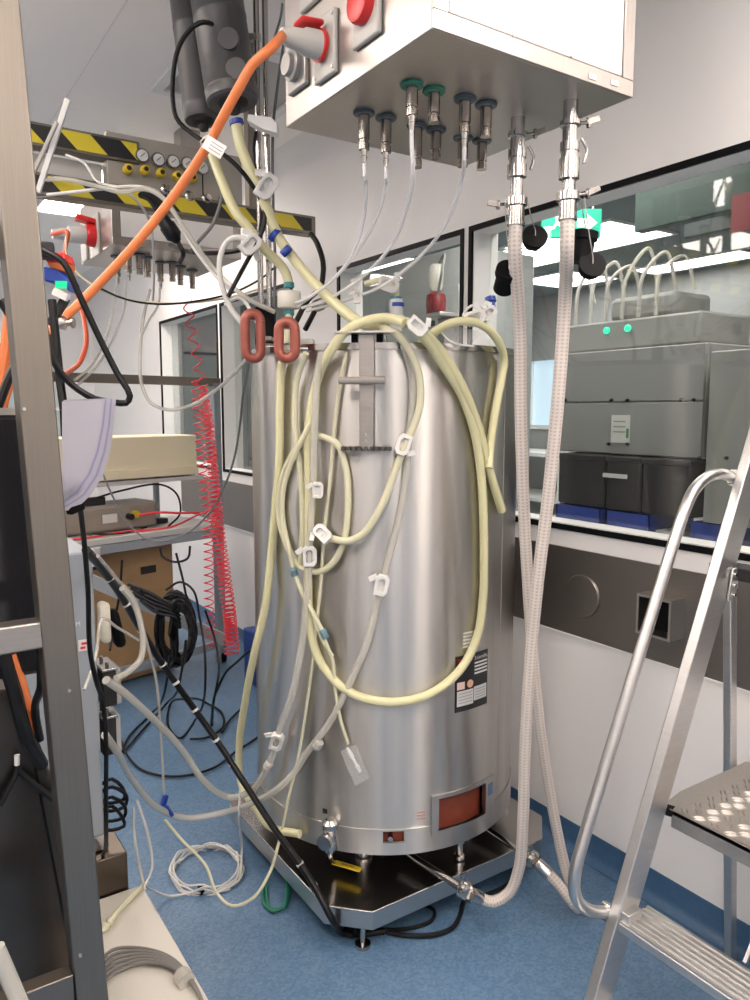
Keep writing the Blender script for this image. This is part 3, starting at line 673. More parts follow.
# ================================================================== OVERHEAD SERVICE BOXES
def service_box(X0, X1, Y0, Y1, z0, z1, label, nozzles, col=None):
    t = thing('service_box', label, 'service box', ((X0 + X1) / 2, (Y0 + Y1) / 2, z0))
    MB().mm((X0, Y0 + .006, z0), (X1, Y1, z1)).build('body', M_BOXST, t, .003)
    k = .035; fr = MB()
    fr.mm((X0, Y0, z0), (X1, Y0 + .007, z0 + k)).mm((X0, Y0, z1 - k), (X1, Y0 + .007, z1)).mm((X0, Y0, z0 + k), (X0 + k, Y0 + .007, z1 - k)).mm((X1 - k, Y0, z0 + k), (X1, Y0 + .007, z1 - k))
    fr.build('panel_frame', M_BOXST, t, .0015)
    MB().mm((X0 + k + .003, Y0 + .002, z0 + k + .003), (X1 - k - .003, Y0 + .008, z1 - k - .003)).build('front_panel', M_PANEL, t, .002)
    cx_, cy_, ch_ = col or ((X0 + X1) / 2, (Y0 + Y1) / 2, .1)
    MB().mm((cx_ - ch_, cy_ - ch_, z1), (cx_ + ch_, cy_ + ch_, ZC - .001)).build('ceiling_column', M_BOXST, t)
    for (p, L, r, mcol, ferr) in nozzles:
        nz = MB(); nz.rev((p.x, p.y, z0), (p.x, p.y, z0 - L), [(0, r), (.72, r), (.74, r * .8), (.8, r * .8), (.82, r * .95), (1, r * .95)], 16)
        no = nz.build('nozzle', steel('nozzle steel', (.40, .355, .315), .25), t)
        MB().rev((p.x, p.y, z0 - .0005), (p.x, p.y, z0 - .007), [(0, r * 1.9), (.6, r * 1.9), (1, r * 1.7)], 20).build('colour_disc', mcol, no)
        if ferr: MB().rev((p.x, p.y, z0 - L), (p.x, p.y, z0 - L - .034), [(0, r * .6), (.4, r * .45), (.45, r * .58), (.7, r * .42), (1, r * .36)], 14).build('hose_tail', M_CHROME, no)
    return t
MG_ = mat('green disc', (.02, .16, .10), .4); MBL = mat('slate disc', (.06, .08, .10), .4)
nzs = []
for (x, y, yb, g, fr_) in ((364, 112, 150, 0, 1), (386, 117, 153, 0, 1), (412, 84, 116, 1, 1), (434, 90, 123, 1, 0), (465, 98, 133, 0, 1), (486, 104, 137, 0, 0), (417, 125, 168, 0, 0), (436, 129, 159, 0, 0), (463, 137, 167, 0, 0), (482, 140, 170, 0, 0)):
    p = PZ(x, y, 2.3); q = PY(x, yb, p.y); nzs.append((p, p.z - q.z, .0135, MG_ if g else MBL, fr_))
BX0, BX1, BY0, BY1 = .911, 1.478, 1.176, 1.772
box1 = service_box(BX0, BX1, BY0, BY1, 2.3, 2.9, 'large stainless overhead service box with ten nozzles above the tank', nzs)
for (x, y) in ((592, 77), (614, 83)):
    p = PY(x, y, BY0); MB().box((p.x, BY0 - .001, p.z), (.024, .002, .011)).build('white_tag', M_WHITE, box1)
for (x, y) in ((513, 36), (571, 57)):
    p = PY(x, y, BY0); MB().cyl((p.x, BY0, p.z), (p.x, BY0 - .004, p.z + .0), .003, n=8).build('screw', M_STEEL, box1)
def plate_on_side(parent, X, cpx, wy, hz, m, th=.012, nm='socket_plate', tilt=0):
    p = PX(*cpx, X); o = MB().box((X - th / 2, p.y, p.z), (th, wy, hz)).build(nm, m, parent, .004); return o, p
MSOC = mat('grey socket plastic', (.46, .45, .42), .4); MSGR = mat('steel grey socket', (.33, .32, .31), .35, .5)
sp1, p1 = plate_on_side(box1, BX0, (328, 48), .092, .135, MSOC)
for (a, b) in ((-1, -1), (-1, 1), (1, -1), (1, 1)): MB().cyl((BX0 - .011, p1.y + a * .04, p1.z + b * .055), (BX0 - .015, p1.y + a * .04, p1.z + b * .055), .004, n=8).build('screw', M_STEEL, sp1)
sp2, p2 = plate_on_side(box1, BX0, (369, 12), .10, .12, MSOC)
MB().rev((BX0 - .012, p2.y, p2.z + .012), (BX0 - .034, p2.y, p2.z + .012), [(0, .04), (.6, .04), (.9, .037), (1, .03)], 28).build('red_cover', M_RED, sp2)
sp3, p3 = plate_on_side(box1, BX0, (300, 68), .09, .105, MSGR)
MB().rev((BX0 - .012, p3.y, p3.z), (BX0 - .04, p3.y, p3.z), [(0, .034), (.5, .034), (.6, .026), (1, .024)], 20).build('round_socket', MSGR, sp3)
sp4, p4 = plate_on_side(box1, BX0, (314, -8), .1, .06, MSOC)
# plug on the first socket with its orange cable
pa = Vector((BX0 - .012, p1.y, p1.z)); pdir = Vector((-1, .0, -.02))
plug = thing('power_plug', 'grey white power plug with red flap pushed into the overhead service box', 'plug', pa)
MB().rev(pa, pa + pdir * .105, [(0, .030), (.05, .033), (.1, .030), (.45, .028), (.5, .024), (.85, .02), (1, .014)], 24).build('plug_body', MSOC, plug)
MB().rev(pa + pdir * .004, pa + pdir * .014, [(0, .0332), (1, .0345)], 24).build('red_ring', M_RED, plug)
MB().bar(pa + Vector((-.008, 0, .042)), pa + Vector((-.065, 0, .036)), .046, .012).build('red_flap', M_RED, plug, .006)
pe = pa + pdir * .1
def cable(pts, r, m, name, label, cat='cable', group=None, n=8, parent=None, step=.015):
    o = MB().tube(pts, r, n, True, step=step).build(name, m, parent)
    if parent is None: tag(o, label, cat, group)
    return o
oc = cable([pe, PD(268, 51, 1.63), PD(253, 64, 1.635), PD(240, 86, 1.64), PD(224, 115, 1.66), PD(208, 145, 1.68), PD(176, 193, 1.70), PD(133, 247, 1.70), PD(83, 300, 1.68), PD(50, 331, 1.62), PD(22, 362, 1.58), PD(4, 400, 1.56), PD(2, 470, 1.55)], .0102, M_ORANGE, 'orange_power_cable', 'thick orange power cable running from the overhead box down behind the rack', n=12)
g_ = PD(207, 146, 1.66)
tg2 = thing('cable_tag', 'white paper tag with print tied around the orange cable', 'tag', g_)
R_ = Matrix.Rotation(-YAW, 3, 'Z') @ Matrix.Rotation(.55, 3, 'Y')
MB().box(g_ + Vector((.008, -.02, -.006)), (.045, .0015, .028), R_).build('paper', M_WHITE, tg2)
for k in range(3): MB().box(g_ + Vector((.008, -.0215, -.006)) + R_ @ Vector((.004, 0, -.008 + .007 * k)), (.028, .001, .002), R_).build('print_line', MATS['print grey2'], tg2)
cable([PD(200, 142, 1.66), PD(207, 136, 1.66), PD(214, 140, 1.67), PD(208, 152, 1.66)], .0015, M_WCABLE, 'tie', None, parent=tg2)

# second service box further back
nz2 = []
B2 = (.905, 1.49, 3.365, 3.925)
for (x, y, yb, fr_) in ((117, 256, 268, 1), (128, 252, 268, 1), (139, 254, 272, 0), (147, 257, 276, 0), (160, 262, 282, 1), (172, 262, 280, 0), (180, 266, 288, 0), (192, 270, 290, 0)):
    p = PZ(x, y, 2.3); p.x = min(max(p.x, B2[0] + .03), B2[1] - .03); p.y = min(max(p.y, B2[2] + .03), B2[3] - .03)
    nz2.append((p, .09, .015, MBL, fr_))
box2 = service_box(*B2, 2.3, 2.56, 'second overhead service box further back above the bench, red socket on its side', nz2, (1.43, 3.87, .05))
s2, q2 = plate_on_side(box2, B2[0], (97, 236), .12, .18, MSOC)
MB().rev((B2[0] - .012, q2.y, q2.z), (B2[0] - .05, q2.y, q2.z), [(0, .05), (.6, .05), (1, .042)], 24).build('red_ring', M_RED, s2)
MB().bar((B2[0] - .01, q2.y - .005, q2.z + .055), (B2[0] - .09, q2.y, q2.z + .07), .07, .022).build('red_flap', M_RED, s2, .006)
s3, q3 = plate_on_side(box2, B2[0], (86, 249), .1, .12, MSOC)
qa = Vector((B2[0] - .05, q2.y, q2.z)); plug2 = thing('power_plug', 'white power plug in the red socket of the far service box', 'plug', qa)
MB().rev(qa, qa + Vector((-.14, 0, -.015)), [(0, .036), (.1, .04), (.5, .036), (.55, .028), (1, .02)], 20).build('plug_body', M_WHITE, plug2)
qe = qa + Vector((-.138, 0, -.016))
cable([qe, PD(68, 233, 3.3), PD(65, 250, 3.28), PD(70, 272, 3.25), PD(79, 300, 3.2), PD(85, 325, 3.1), PD(86, 345, 3.0), PD(80, 362, 2.9), PD(68, 372, 2.7), PD(58, 376, 2.4)], .0095, mat('red orange cable jacket', (.72, .12, .05), .45), 'red_orange_cable', 'red orange cable hanging in a bow from the far service box', n=8)
cable([PD(66, 236, 3.25), PD(67, 256, 3.2), PD(76, 272, 3.15), PD(98, 288, 3.1), PD(122, 298, 3.1), PD(150, 303, 3.1), PD(185, 303, 3.1), PD(215, 300, 3.1), PD(240, 295, 3.1), PD(270, 285, 3.05)], .0045, mat('cream cable jacket', (.66, .58, .42), .45), 'cream_cable', 'thin cream cable sagging across under the far service box')
cable([PD(95, 286, 3.08), PD(125, 299, 3.08), PD(155, 304, 3.08), PD(190, 302, 3.08), PD(232, 293, 3.08), PD(262, 278, 3.05), PD(280, 262, 3.0)], .004, M_CABLE, 'thin_black_cable', 'thin black cable sagging beside the cream cable under the far service box')

# ================================================================== HAZARD STRIPED GANTRY WITH GAUGE PANEL
YG = 2.75
gan = thing('service_gantry', 'yellow and black striped gantry beam with pressure gauges at upper left', 'gantry', (1.0, YG, 2.3))
def gpt(x, y): return PY(x, y, YG)
lo = gpt(316, 238); lt = gpt(316, 226)
zl0 = 2.302; zl1 = zl0 + .072; xr = gpt(316, 232).x
lb_ = MB().mm((-.35, YG + .002, zl0), (xr, YG + .06, zl1)).build('lower_beam', M_RACK, gan, .003)
MB().mm((-.35, YG - .001, zl0 + .012), (xr - .02, YG + .002, zl1 - .01)).build('hazard_tape', M_HAZ, lb_)
zu0 = gpt(100, 157).z; xu = gpt(137, 160).x
ub = MB().mm((-.35, YG + .002, zu0), (xu + .01, YG + .06, zu0 + .075)).build('upper_beam', M_RACK, gan, .003)
MB().mm((-.35, YG - .001, zu0 + .010), (xu, YG + .002, zu0 + .066)).build('hazard_tape', M_HAZ, ub)
x0g = gpt(107, 140).x; x1g = gpt(243, 160).x
gp = MB().mm((x0g, YG + .012, zl1 - .005), (x1g, YG + .075, zu0 + .095)).build('gauge_panel', mat('gauge panel metal', (.36, .34, .30), .45, .3, noise=.04, nscale=8), gan, .003)
MB().mm((gpt(203, 150).x - .002, YG + .010, zl1), (gpt(203, 150).x + .002, YG + .0125, zu0 + .09)).build('panel_joint', M_BLACK, gp)
wbx = MB().mm((-.3, YG + .08, zl1 + .0), (x0g + .0, YG + .3, zu0 - .0)).build('white_housing', M_WHITE, gan, .004)
for (x, y) in ((142, 156), (158, 160), (173, 162), (187, 164), (202, 168)):
    p = gpt(x, y); gg = MB().rev((p.x, YG + .012, p.z), (p.x, YG - .008, p.z), [(0, .023), (.7, .023), (.8, .025), (1, .023)], 24).build('gauge', M_CHROME, gan)
    MB().cyl((p.x, YG - .008, p.z), (p.x, YG - .0095, p.z), .019, n=24).build('dial', mat('dial face', (.62, .63, .63), .35), gg)
    MB().bar((p.x - .008, YG - .0105, p.z - .006), (p.x + .008, YG - .0105, p.z + .009), .002, .001, (0, 1, 0)).build('needle', M_BLACK, gg)
for (x, y) in ((127, 170), (144, 171), (160, 174), (176, 177), (191, 179)):
    p = gpt(x, y); kk = MB().rev((p.x, YG + .012, p.z), (p.x, YG - .028, p.z), [(0, .012), (.4, .012), (.45, .0165), (.9, .0155), (1, .012)], 16).build('regulator_knob', M_YELLOW, gan)
    MB().cyl((p.x, YG - .028, p.z), (p.x, YG - .030, p.z), .008, n=12).build('knob_cap', M_CABD, kk)
for (x, y) in ((166, 189), (190, 196), (207, 198), (224, 200)):
    p = gpt(x, y); MB().rev((p.x, YG + .012, p.z), (p.x, YG - .02, p.z), [(0, .019), (.4, .019), (.5, .012), (1, .010)], 14).build('connector', M_CHROME, gan)
# posts that carry the gantry from the ceiling
for x in (-.2, xr - .24): MB().mm((x - .02, YG + .062, zl0 + .02), (x + .02, YG + .10, ZC)).build('ceiling_post', M_RACK, gan)

# ================================================================== BRAIDED HOSES AND COUPLINGS
def coupling(px_, py_, ys):
    p = PZ(px_, py_, 2.3)
    z = lambda y: PY(px_, y, p.y).z
    return p, [z(y) for y in ys]
def hose(label, clab, top, pts, last):
    p, zz = top
    t = thing('braided_hose', label, 'hose', (p.x, p.y, .0))
    a = MB(); L = 2.3 - zz[-1]
    prof = [(0, .017)]
    def at_(z, r): prof.append(((2.3 - z) / L, r))
    at_(zz[0] + .006, .017); at_(zz[0] + .005, .0235); at_(zz[0] - .005, .0235); at_(zz[0] - .006, .017); at_(zz[1] + .001, .017); at_(zz[1], .022); at_(zz[1] - .02, .022); at_(zz[1] - .021, .0195); at_(zz[1] - .035, .0195); at_(zz[1] - .036, .0235); at_(zz[2], .0235); at_(zz[2] - .004, .0155)
    at_(zz[3] + .012, .0155); at_(zz[3] + .010, .027); at_(zz[3] - .008, .027); at_(zz[3] - .010, .0205); at_(zz[4] + .008, .0205); at_(zz[4] + .007, .022); prof.append((1, .022))
    a.rev((p.x, p.y, 2.3), (p.x, p.y, zz[-1]), prof, 24); a.build('coupling', M_CHROME, t, ang=35)
    for k, (z, d) in enumerate(((zz[0], Vector((.8, -.3, .12)).normalized()), (zz[3], Vector((-.75, .4, -.12)).normalized() if clab else Vector((.7, -.5, .15)).normalized()))):
        wm = MB(); q = Vector((p.x, p.y, z)); wm.cyl(q + d * .02, q + d * .056, .004, n=8); wm.bar(q + d * .042, q + d * .072 + Vector((0, 0, .008)), .008, .012); wm.bar(q + d * .046 + Vector((0, 0, .011)), q + d * .046 - Vector((0, 0, .011)), .007, .007)
        wm.build('wing_clamp', steel('dark fittings', (.33, .31, .29), .25), t)
    lev = MB(); lev.tube([Vector((p.x + .024, p.y - .012, zz[1] + .01)), Vector((p.x + .036, p.y - .02, zz[1] - .015)), Vector((p.x + .03, p.y - .016, zz[1] - .045))], .0035, 8); lev.build('cam_lever', M_CHROME, t)
    MB().tube([Vector((p.x, p.y, zz[-1] + .004)), Vector((p.x, p.y, zz[-1] - .06))] + pts, .0168, 16, True, step=.02).build('hose', M_BRAID, t)
    e1, e2 = pts[-1], pts[-2]; dn = (e1 - e2).normalized()
    MB().rev(e1 - dn * .05, e1 + dn * .0, [(0, .0205), (.3, .0215), (.6, .0205), (.8, .0205), (1, .019)], 20).build('ferrule', M_CHROME, t)
    return t
cA = coupling(518, 118, (135, 150, 178, 203, 226)); cB = coupling(571, 101, (124, 143, 180, 198, 221))
eA = Vector((1.682, 1.598, .17)); eB = Vector((1.402, 1.598, .17))
hoseA = hose('white braided hose from the left coupling, its lower end nearest the ladder', True, cA,
    [PD(520, 330, 2.02), PD(521, 420, 2.06), PD(524, 510, 2.10), PD(529, 600, 2.14), PD(537, 700, 2.18), PD(548, 780, 2.22), PD(560, 845, 2.24), PD(571, 887, 2.24), Vector((1.775, 1.50, .035)), Vector((1.735, 1.49, .07)), Vector((1.705, 1.535, .13)), eA], eA)
hoseB = hose('white braided hose from the right coupling, curling under to the front drain', False, cB,
    [PD(565, 300, 1.93), PD(558, 400, 1.96), PD(549, 490, 2.0), PD(538, 580, 2.03), PD(530, 665, 2.06), PD(525, 750, 2.08), PD(523, 820, 2.10), PD(519, 868, 2.12), PD(509, 893, 2.13), PD(494, 902, 2.13), PD(482, 899, 2.14), eB], eB)
def black_cap(px_, py_, D, kind, label, top):
    p = PD(px_, py_, D); t = thing('rubber_cap', label, 'cap', p, 'black caps on chains')
    d = {'cup': Vector((.1, -.05, 1)), 'disc': Vector((-.45, -.75, .35)), 'cup2': Vector((-.4, -.7, .55))}[kind].normalized()
    L = .014 if kind == 'disc' else .036
    MB().rev(p - d * L, p + d * L, [(0, .026), (.7, .026), (.72, .032), (.98, .032), (1, .02)], 24).build('cap_body', M_BLACK, t)
    rg = MB(); q = p + d * L; rg.tube([q, q + Vector((0, 0, .012)), top.lerp(q, .5), top], .0013, 6); rg.build('chain', M_STEEL, t)
pA = Vector((cA[0].x, cA[0].y, cA[1][3])); pB = Vector((cB[0].x, cB[0].y, cB[1][3]))
black_cap(506, 279, 1.98, 'cup2', 'black rubber cup hanging left of the left braided hose', pA + Vector((-.028, .01, 0)))
black_cap(534, 239, 1.97, 'disc', 'black round cap hanging between the two braided hoses', pA + Vector((.028, -.012, 0)))
black_cap(583, 247, 1.86, 'cup', 'upper black cup hanging right of the right braided hose', pB + Vector((.03, -.012, 0)))
black_cap(591, 267, 1.84, 'disc', 'lower black round cap hanging right of the right braided hose', pB + Vector((.032, -.02, 0)))

# ================================================================== POLE, FILTERS, COPPER HANDLES
pr_ = PD(266, 350, 2.56)
pole = thing('support_pole', 'twin rod steel pole rising from the left rim of the tank', 'pole', (pr_.x, pr_.y, 1.755))
ex = Vector((_rt.x, _rt.y, 0))
for s in (-1, 1): MB().cyl(pr_ * 1 + ex * .014 * s + Vector((0, 0, 1.755 - pr_.z)), pr_ + ex * .014 * s + Vector((0, 0, 2.97 - pr_.z)), .0095, n=14).build('rod', M_CHROME, pole)
bz = PD(266, 333, 2.5)
Ry = Matrix.Rotation(-YAW, 3, 'Z')
MB().box((pr_.x, pr_.y, PD(268, 327, 2.56).z), (.066, .05, .125), Ry).build('clamp_block', M_BLACK, pole, .006)
for k, y in enumerate((343, 352)): MB().box(PD(268, y - 4, 2.5), (.03, .06, .014), Ry).build('clamp_nut', M_STEEL, pole, .003)
wp = PD(263, 124, 2.5)
MB().prism([PD(248, 114, 2.44), PD(271, 117, 2.44), PD(277, 123, 2.44), PD(277, 133, 2.44), PD(263, 129, 2.44), PD(247, 120, 2.44)], Vector((_fw.x, _fw.y, .0)).normalized() * .05).build('white_bracket', mat('bright white plastic', (.86, .85, .83), .4), pole, .002)
MB().cyl(wp + Vector((0, -.02, -.04)), wp + Vector((0, -.02, -.01)), .012, n=12).build('bracket_screw', M_CHROME, pole)
def copper(px_, cy, w, h, D, label, tilt):
    c_ = PD(px_, cy, D); k = D / FPX; hw, hh = w / 2 * k, h / 2 * k; rr = hw
    pts = []
    for a in [i * PI / 8 for i in range(0, 9)]: pts.append((math.cos(a) * (hw - .013), hh - rr + math.sin(a) * (rr - .013)))
    for a in [PI + i * PI / 8 for i in range(0, 9)]: pts.append((math.cos(a) * (hw - .013), -hh + rr + math.sin(a) * (rr - .013)))
    pts.append(pts[0])
    t = thing('clamp_handle', label, 'clamp', c_ - Vector((0, 0, hh)), 'copper coloured handles on the tank rim')
    Rz = Matrix.Rotation(-YAW + tilt, 3, 'Z')
    MB().tube([c_ + Rz @ Vector((u, 0, v)) for u, v in pts], .0148, 12, True, step=.008).build('loop', M_COPPER, t)
    MB().box(c_ + Rz @ Vector((0.004, .02, hh - .02)), (.045, .05, .022), Rz).build('jaw', M_COPPER, t, .006)
    MB().cyl(c_ + Rz @ Vector((.03, .04, -hh * .35)), c_ + Rz @ Vector((.075, .05, -hh * .35)), .012, n=12).build('screw', M_CHROME, t)
    return t
copper(253, 336, 23, 52, 2.34, 'left copper coloured loop handle clamped at the tank rim', .25)
copper(287, 340, 25, 44, 2.22, 'right copper coloured loop handle clamped at the tank rim', -.1)
def filt(pxt, pxb, D, r, label, lenx=1.6):
    b = PD(*pxb, D); tp_ = PD(*pxt, D + .02); up_ = (tp_ - b); tp2 = b + up_ * lenx
    t = thing('filter_heater', label, 'filter', b, 'grey filter cylinders above the tank')
    L = (tp2 - b).length
    MB().rev(b, tp2, [(0, r * .93), (.012, r), (.06, r), (.065, r * 1.015), (.08, r * 1.015), (.085, r), (.5, r), (.505, r * 1.015), (.52, r * 1.015), (.525, r), (1, r)], 32).build('jacket', M_FILTER, t)
    un = (b - tp2).normalized()
    MB().rev(b - un * .002, b + un * .03, [(0, r * .6), (.3, r * .55), (.5, r * .3), (1, r * .22)], 20).build('outlet', M_CABD, t)
    return t, b, tp2
f1, f1b, f1t = filt((217, 0), (233, 103), 2.42, .079, 'front grey cylindrical filter heater hanging at the top')
f2, f2b, f2t = filt((189, 0), (203, 121), 2.56, .060, 'rear slimmer grey cylindrical filter heater hanging at the top', 1.5)
vdir = Vector((_fw.x, _fw.y, 0)).normalized()
for (fx, fy) in ((228, 38), (236, 68)):
    q = PD(fx, fy, 2.345); MB().rev(q + vdir * .012, q, [(0, .032), (.7, .032), (1, .03)], 24).build('round_patch', M_FILTER, f1)
hb_ = MB(); hb_.bar(f1b.lerp(f1t, .35), Vector((pr_.x, pr_.y, f1b.lerp(f1t, .35).z)), .02, .02); hb_.build('holding_arm', M_STEEL, pole)
hb_ = MB(); hb_.bar(f2b.lerp(f2t, .45), Vector((pr_.x, pr_.y, f2b.lerp(f2t, .45).z)), .02, .02); hb_.build('holding_arm', M_STEEL, pole)
cable([PD(212, 24, 2.34), PD(204, 22, 2.30), PD(194, 26, 2.30), PD(180, 44, 2.32), PD(173, 76, 2.34), PD(176, 117, 2.36), PD(190, 132, 2.36), PD(216, 149, 2.34), PD(236, 165, 2.34), PD(252, 185, 2.36), PD(263, 205, 2.38), PD(265, 218, 2.38), PD(260, 237, 2.38), PD(251, 254, 2.38), PD(239, 276, 2.4), PD(228, 297, 2.4)], .0068, M_CABLE, 'filter_cable', 'black cable looping from the front grey filter past the pole')
cable([PD(288, 0, 2.7), PD(284, 40, 2.65), PD(277, 90, 2.6), PD(273, 130, 2.57), PD(273, 200, 2.56), PD(275, 260, 2.56), PD(274, 310, 2.56)], .005, M_GREYC, 'grey_pole_cable', 'thin dark grey cable running down beside the twin rod pole')
cable([PD(256, 132, 2.5), PD(254, 150, 2.48), PD(256, 175, 2.47), PD(262, 205, 2.46), PD(260, 232, 2.46)], .006, M_CABLE, 'short_black_cable', 'short black cable hanging just left of the pole under the white bracket')
cable([PD(245, 0, 2.9), PD(247, 40, 2.85), PD(262, 60, 2.8), PD(280, 20, 2.8), PD(283, -5, 2.8)], .004, M_GREYC, 'grey_loop_cable', 'thin grey cable in a shallow bow behind the grey filters')
cable([PD(311, 234, 2.74), PD(317, 243, 2.71), PD(323, 262, 2.7), PD(323, 275, 2.7), PD(320, 288, 2.7), PD(308, 300, 2.68), PD(296, 322, 2.66), PD(288, 340, 2.66)], .0095, M_CABLE, 'gantry_end_cable', 'black cable dropping from the right end of the striped beam')

# ================================================================== TUBES ON THE TANK
def T(*pts, off=.016):
    out = []
    for p in pts:
        if len(p) == 2: out.append(TK(p[0], p[1], off))
        elif p[2] < 1: out.append(TK(p[0], p[1], p[2]))
        else: out.append(PD(*p))
    return out
def tube(pts, r, m, name, label, group=None, n=12):
    return tag(MB().tube(pts, r, n, True, step=.015).build(name, m), label, 'tube', group)
RB = .0135
RIM = .045
loop = tube(T((412, 326, 2.12), (430, 345, RIM), (446, 369, .03), (462, 396), (474, 430), (480, 465), (483, 504), (484, 558), (483, 598), (477, 637), (459, 671), (427, 695), (385, 702), (346, 690), (320, 661), (310, 625), (308, 579), (309, 535), (309, 480), (308, 440), (311, 410), (318, 378), (331, 350, RIM), (346, 331, RIM), (366, 321, RIM), (388, 318, RIM), (404, 323, 2.13)), RB, M_YTUBE, 'yellow_tube', 'largest yellow tube hanging in one long loop down the tank front')
tube(T((398, 320, 2.17), (414, 325, .06), (433, 341, RIM), (459, 380, .03), (477, 423, .02), (489, 469), (502, 511)), RB, M_YTUBE, 'yellow_tube', 'yellow tube whose open cut end hangs free at the right of the tank front')
tube(T((420, 345, 2.25), (436, 331, 2.22), (451, 323, 2.2), (466, 321, 2.2), (484, 326, .05), (498, 341, .04), (504, 360, .02), (501, 382), (496, 408), (491, 440), (489, 468, .03)), .0125, M_YTUBE, 'yellow_tube', 'yellow tube arching over the right rim below the white clips')
tube(T((287, 352, .03), (282, 362, .02), (280, 407), (279, 465), (275, 510), (271, 556), (266, 602, .03), (254, 655, .045), (244, 708, .05), (239, 748, .05), (241, 783, .05), (255, 807, .045), (271, 827, .04), (300, 834, .02)), .0125, M_YTUBE, 'yellow_tube', 'yellow tube falling from the right copper handle along the left tank edge')
tube(T((321, 436), (337, 444), (346, 468), (348, 504), (344, 540), (332, 564), (317, 572), (301, 567), (287, 546), (279, 516), (280, 490), (289, 461), (303, 443), (321, 436)), .0098, M_YTHIN, 'tube_ring', 'small pale yellow tube ring at the left of the tank front')
tube(T((313, 420, .02), (303, 437, .035), (290, 466, .035), (283, 492, .035), (283, 520, .035), (288, 545, .035), (294, 570, .03), (301, 590, .03), (313, 613, .03), (323, 633, .03)), .0075, M_YTHIN, 'thin_tube', 'thin pale tube leaving the small ring towards the clear bag')
tube(T((328, 538, .035), (348, 541, .03), (363, 534, .03), (375, 518, .03), (387, 494, .03), (398, 463, .03), (407, 442, .03), (414, 425, .03), (420, 404, .03), (419, 376, .03), (409, 350, RIM), (395, 333, RIM), (380, 326, .02)), .011, M_YTHIN, 'pale_tube', 'pale tube sweeping from the left clamps up to the winged clamp under the bracket')
tube(T((390, 330, .01), (403, 338, RIM), (414, 372, .02), (412, 410), (408, 450), (404, 490), (396, 530), (388, 560), (381, 588), (378, 600), (367, 644), (350, 683), (330, 722), (304, 757), (297, 769), (281, 786, .04), (256, 801, .06), (221, 813, 2.45), (187, 818, 2.4), (157, 807, 2.3), (133, 780, 2.15), (117, 752, 1.95), (105, 735, 1.85)), .0105, M_CTUBE, 'clear_tube', 'milky clear tube crossing the tank diagonally and running on to the pump rack')
tube(T((322, 352, RIM), (317, 380, .03), (315, 420, .03), (314, 455, .03), (313, 490, .03), (311, 520, .03), (309, 556, .03), (308, 585, .03), (303, 637, .03), (292, 695, .03), (280, 728, .03), (272, 757, .03), (265, 772, .04), (251, 791, .06), (228, 797, 2.45), (203, 780, 2.35), (187, 757, 2.3), (172, 738, 2.2), (147, 713, 2.05), (122, 691, 1.92), (106, 680, 1.86)), .011, M_CTUBE, 'clear_tube', 'milky clear tube falling straight at the left then running to the upper pump')
tube(T((346, 352, .02), (340, 382), (336, 411), (333, 440), (330, 480), (326, 516), (323, 548), (321, 580), (317, 620), (313, 660), (306, 710), (299, 753), (289, 796, .03), (278, 846, .05), (268, 876, 2.13), (254, 897, 2.1), (232, 906, 2.1), (216, 892, 2.12), (206, 866, 2.16), (180, 838, 2.2), (165, 820, 2.2)), .0048, M_YTHIN, 'thin_tube', 'thin beige tube trailing from the bracket down onto the blue floor')
tube(T((323, 636, .03), (328, 648, .03), (333, 662, .025), (335, 687, .02), (340, 718, .02), (348, 744, .02)), .0052, M_YTHIN, 'thin_tube', 'short thin tube leading into the small clear bag')
tube(T((307, 590, .03), (312, 612, .03), (322, 640, .03), (333, 656, .03)), .004, M_YTHIN, 'thin_tube', 'very short thin tube joining the bag line from the left')
# pale tubes behind the big loop on the left
tube(T((306, 353, RIM), (297, 380, .02), (295, 420), (300, 470), (303, 520), (300, 565)), .0095, M_YTHIN, 'pale_tube', 'pale tube half hidden behind the yellow loop at the upper left')
tube(T((402, 345, .03), (410, 370, .012), (411, 410, .012), (405, 448, .012)), .008, M_CTUBE, 'clear_tube', 'short clear tube close beside the winged clamp right of the bracket')
# fittings on tubes
def collar(p, d, r, L, m, name, label, cat='connector', group=None):
    d = d.normalized(); return tag(MB().rev(p - d * L / 2, p + d * L / 2, [(0, r * .8), (.12, r), (.4, r), (.42, r * .85), (.58, r * .85), (.6, r), (.88, r), (1, r * .8)], 16).build(name, m), label, cat, group)
collar(T((318, 745, .02))[0], TK(330, 722) - TK(304, 757), .0145, .03, M_LGREY, 'tube_connector', 'grey barbed connector on the diagonal clear tube')
collar(TK(268, 766, .04), TK(272, 757, .03) - TK(260, 780, .05), .0145, .03, M_LGREY, 'tube_connector', 'grey barbed connector below the lowest left clamp')
collar(TK(294, 572, .03), TK(294, 566, .03) - TK(298, 582, .03), .012, .028, mat('teal grey plastic', (.12, .22, .26), .4), 'tube_connector', 'teal connector at the lower left of the small tube ring')
collar(TK(324, 634, .03), TK(321, 628, .03) - TK(328, 645, .03), .0115, .03, MATS['teal grey plastic'], 'tube_connector', 'teal connector on the thin tube above the clear bag')
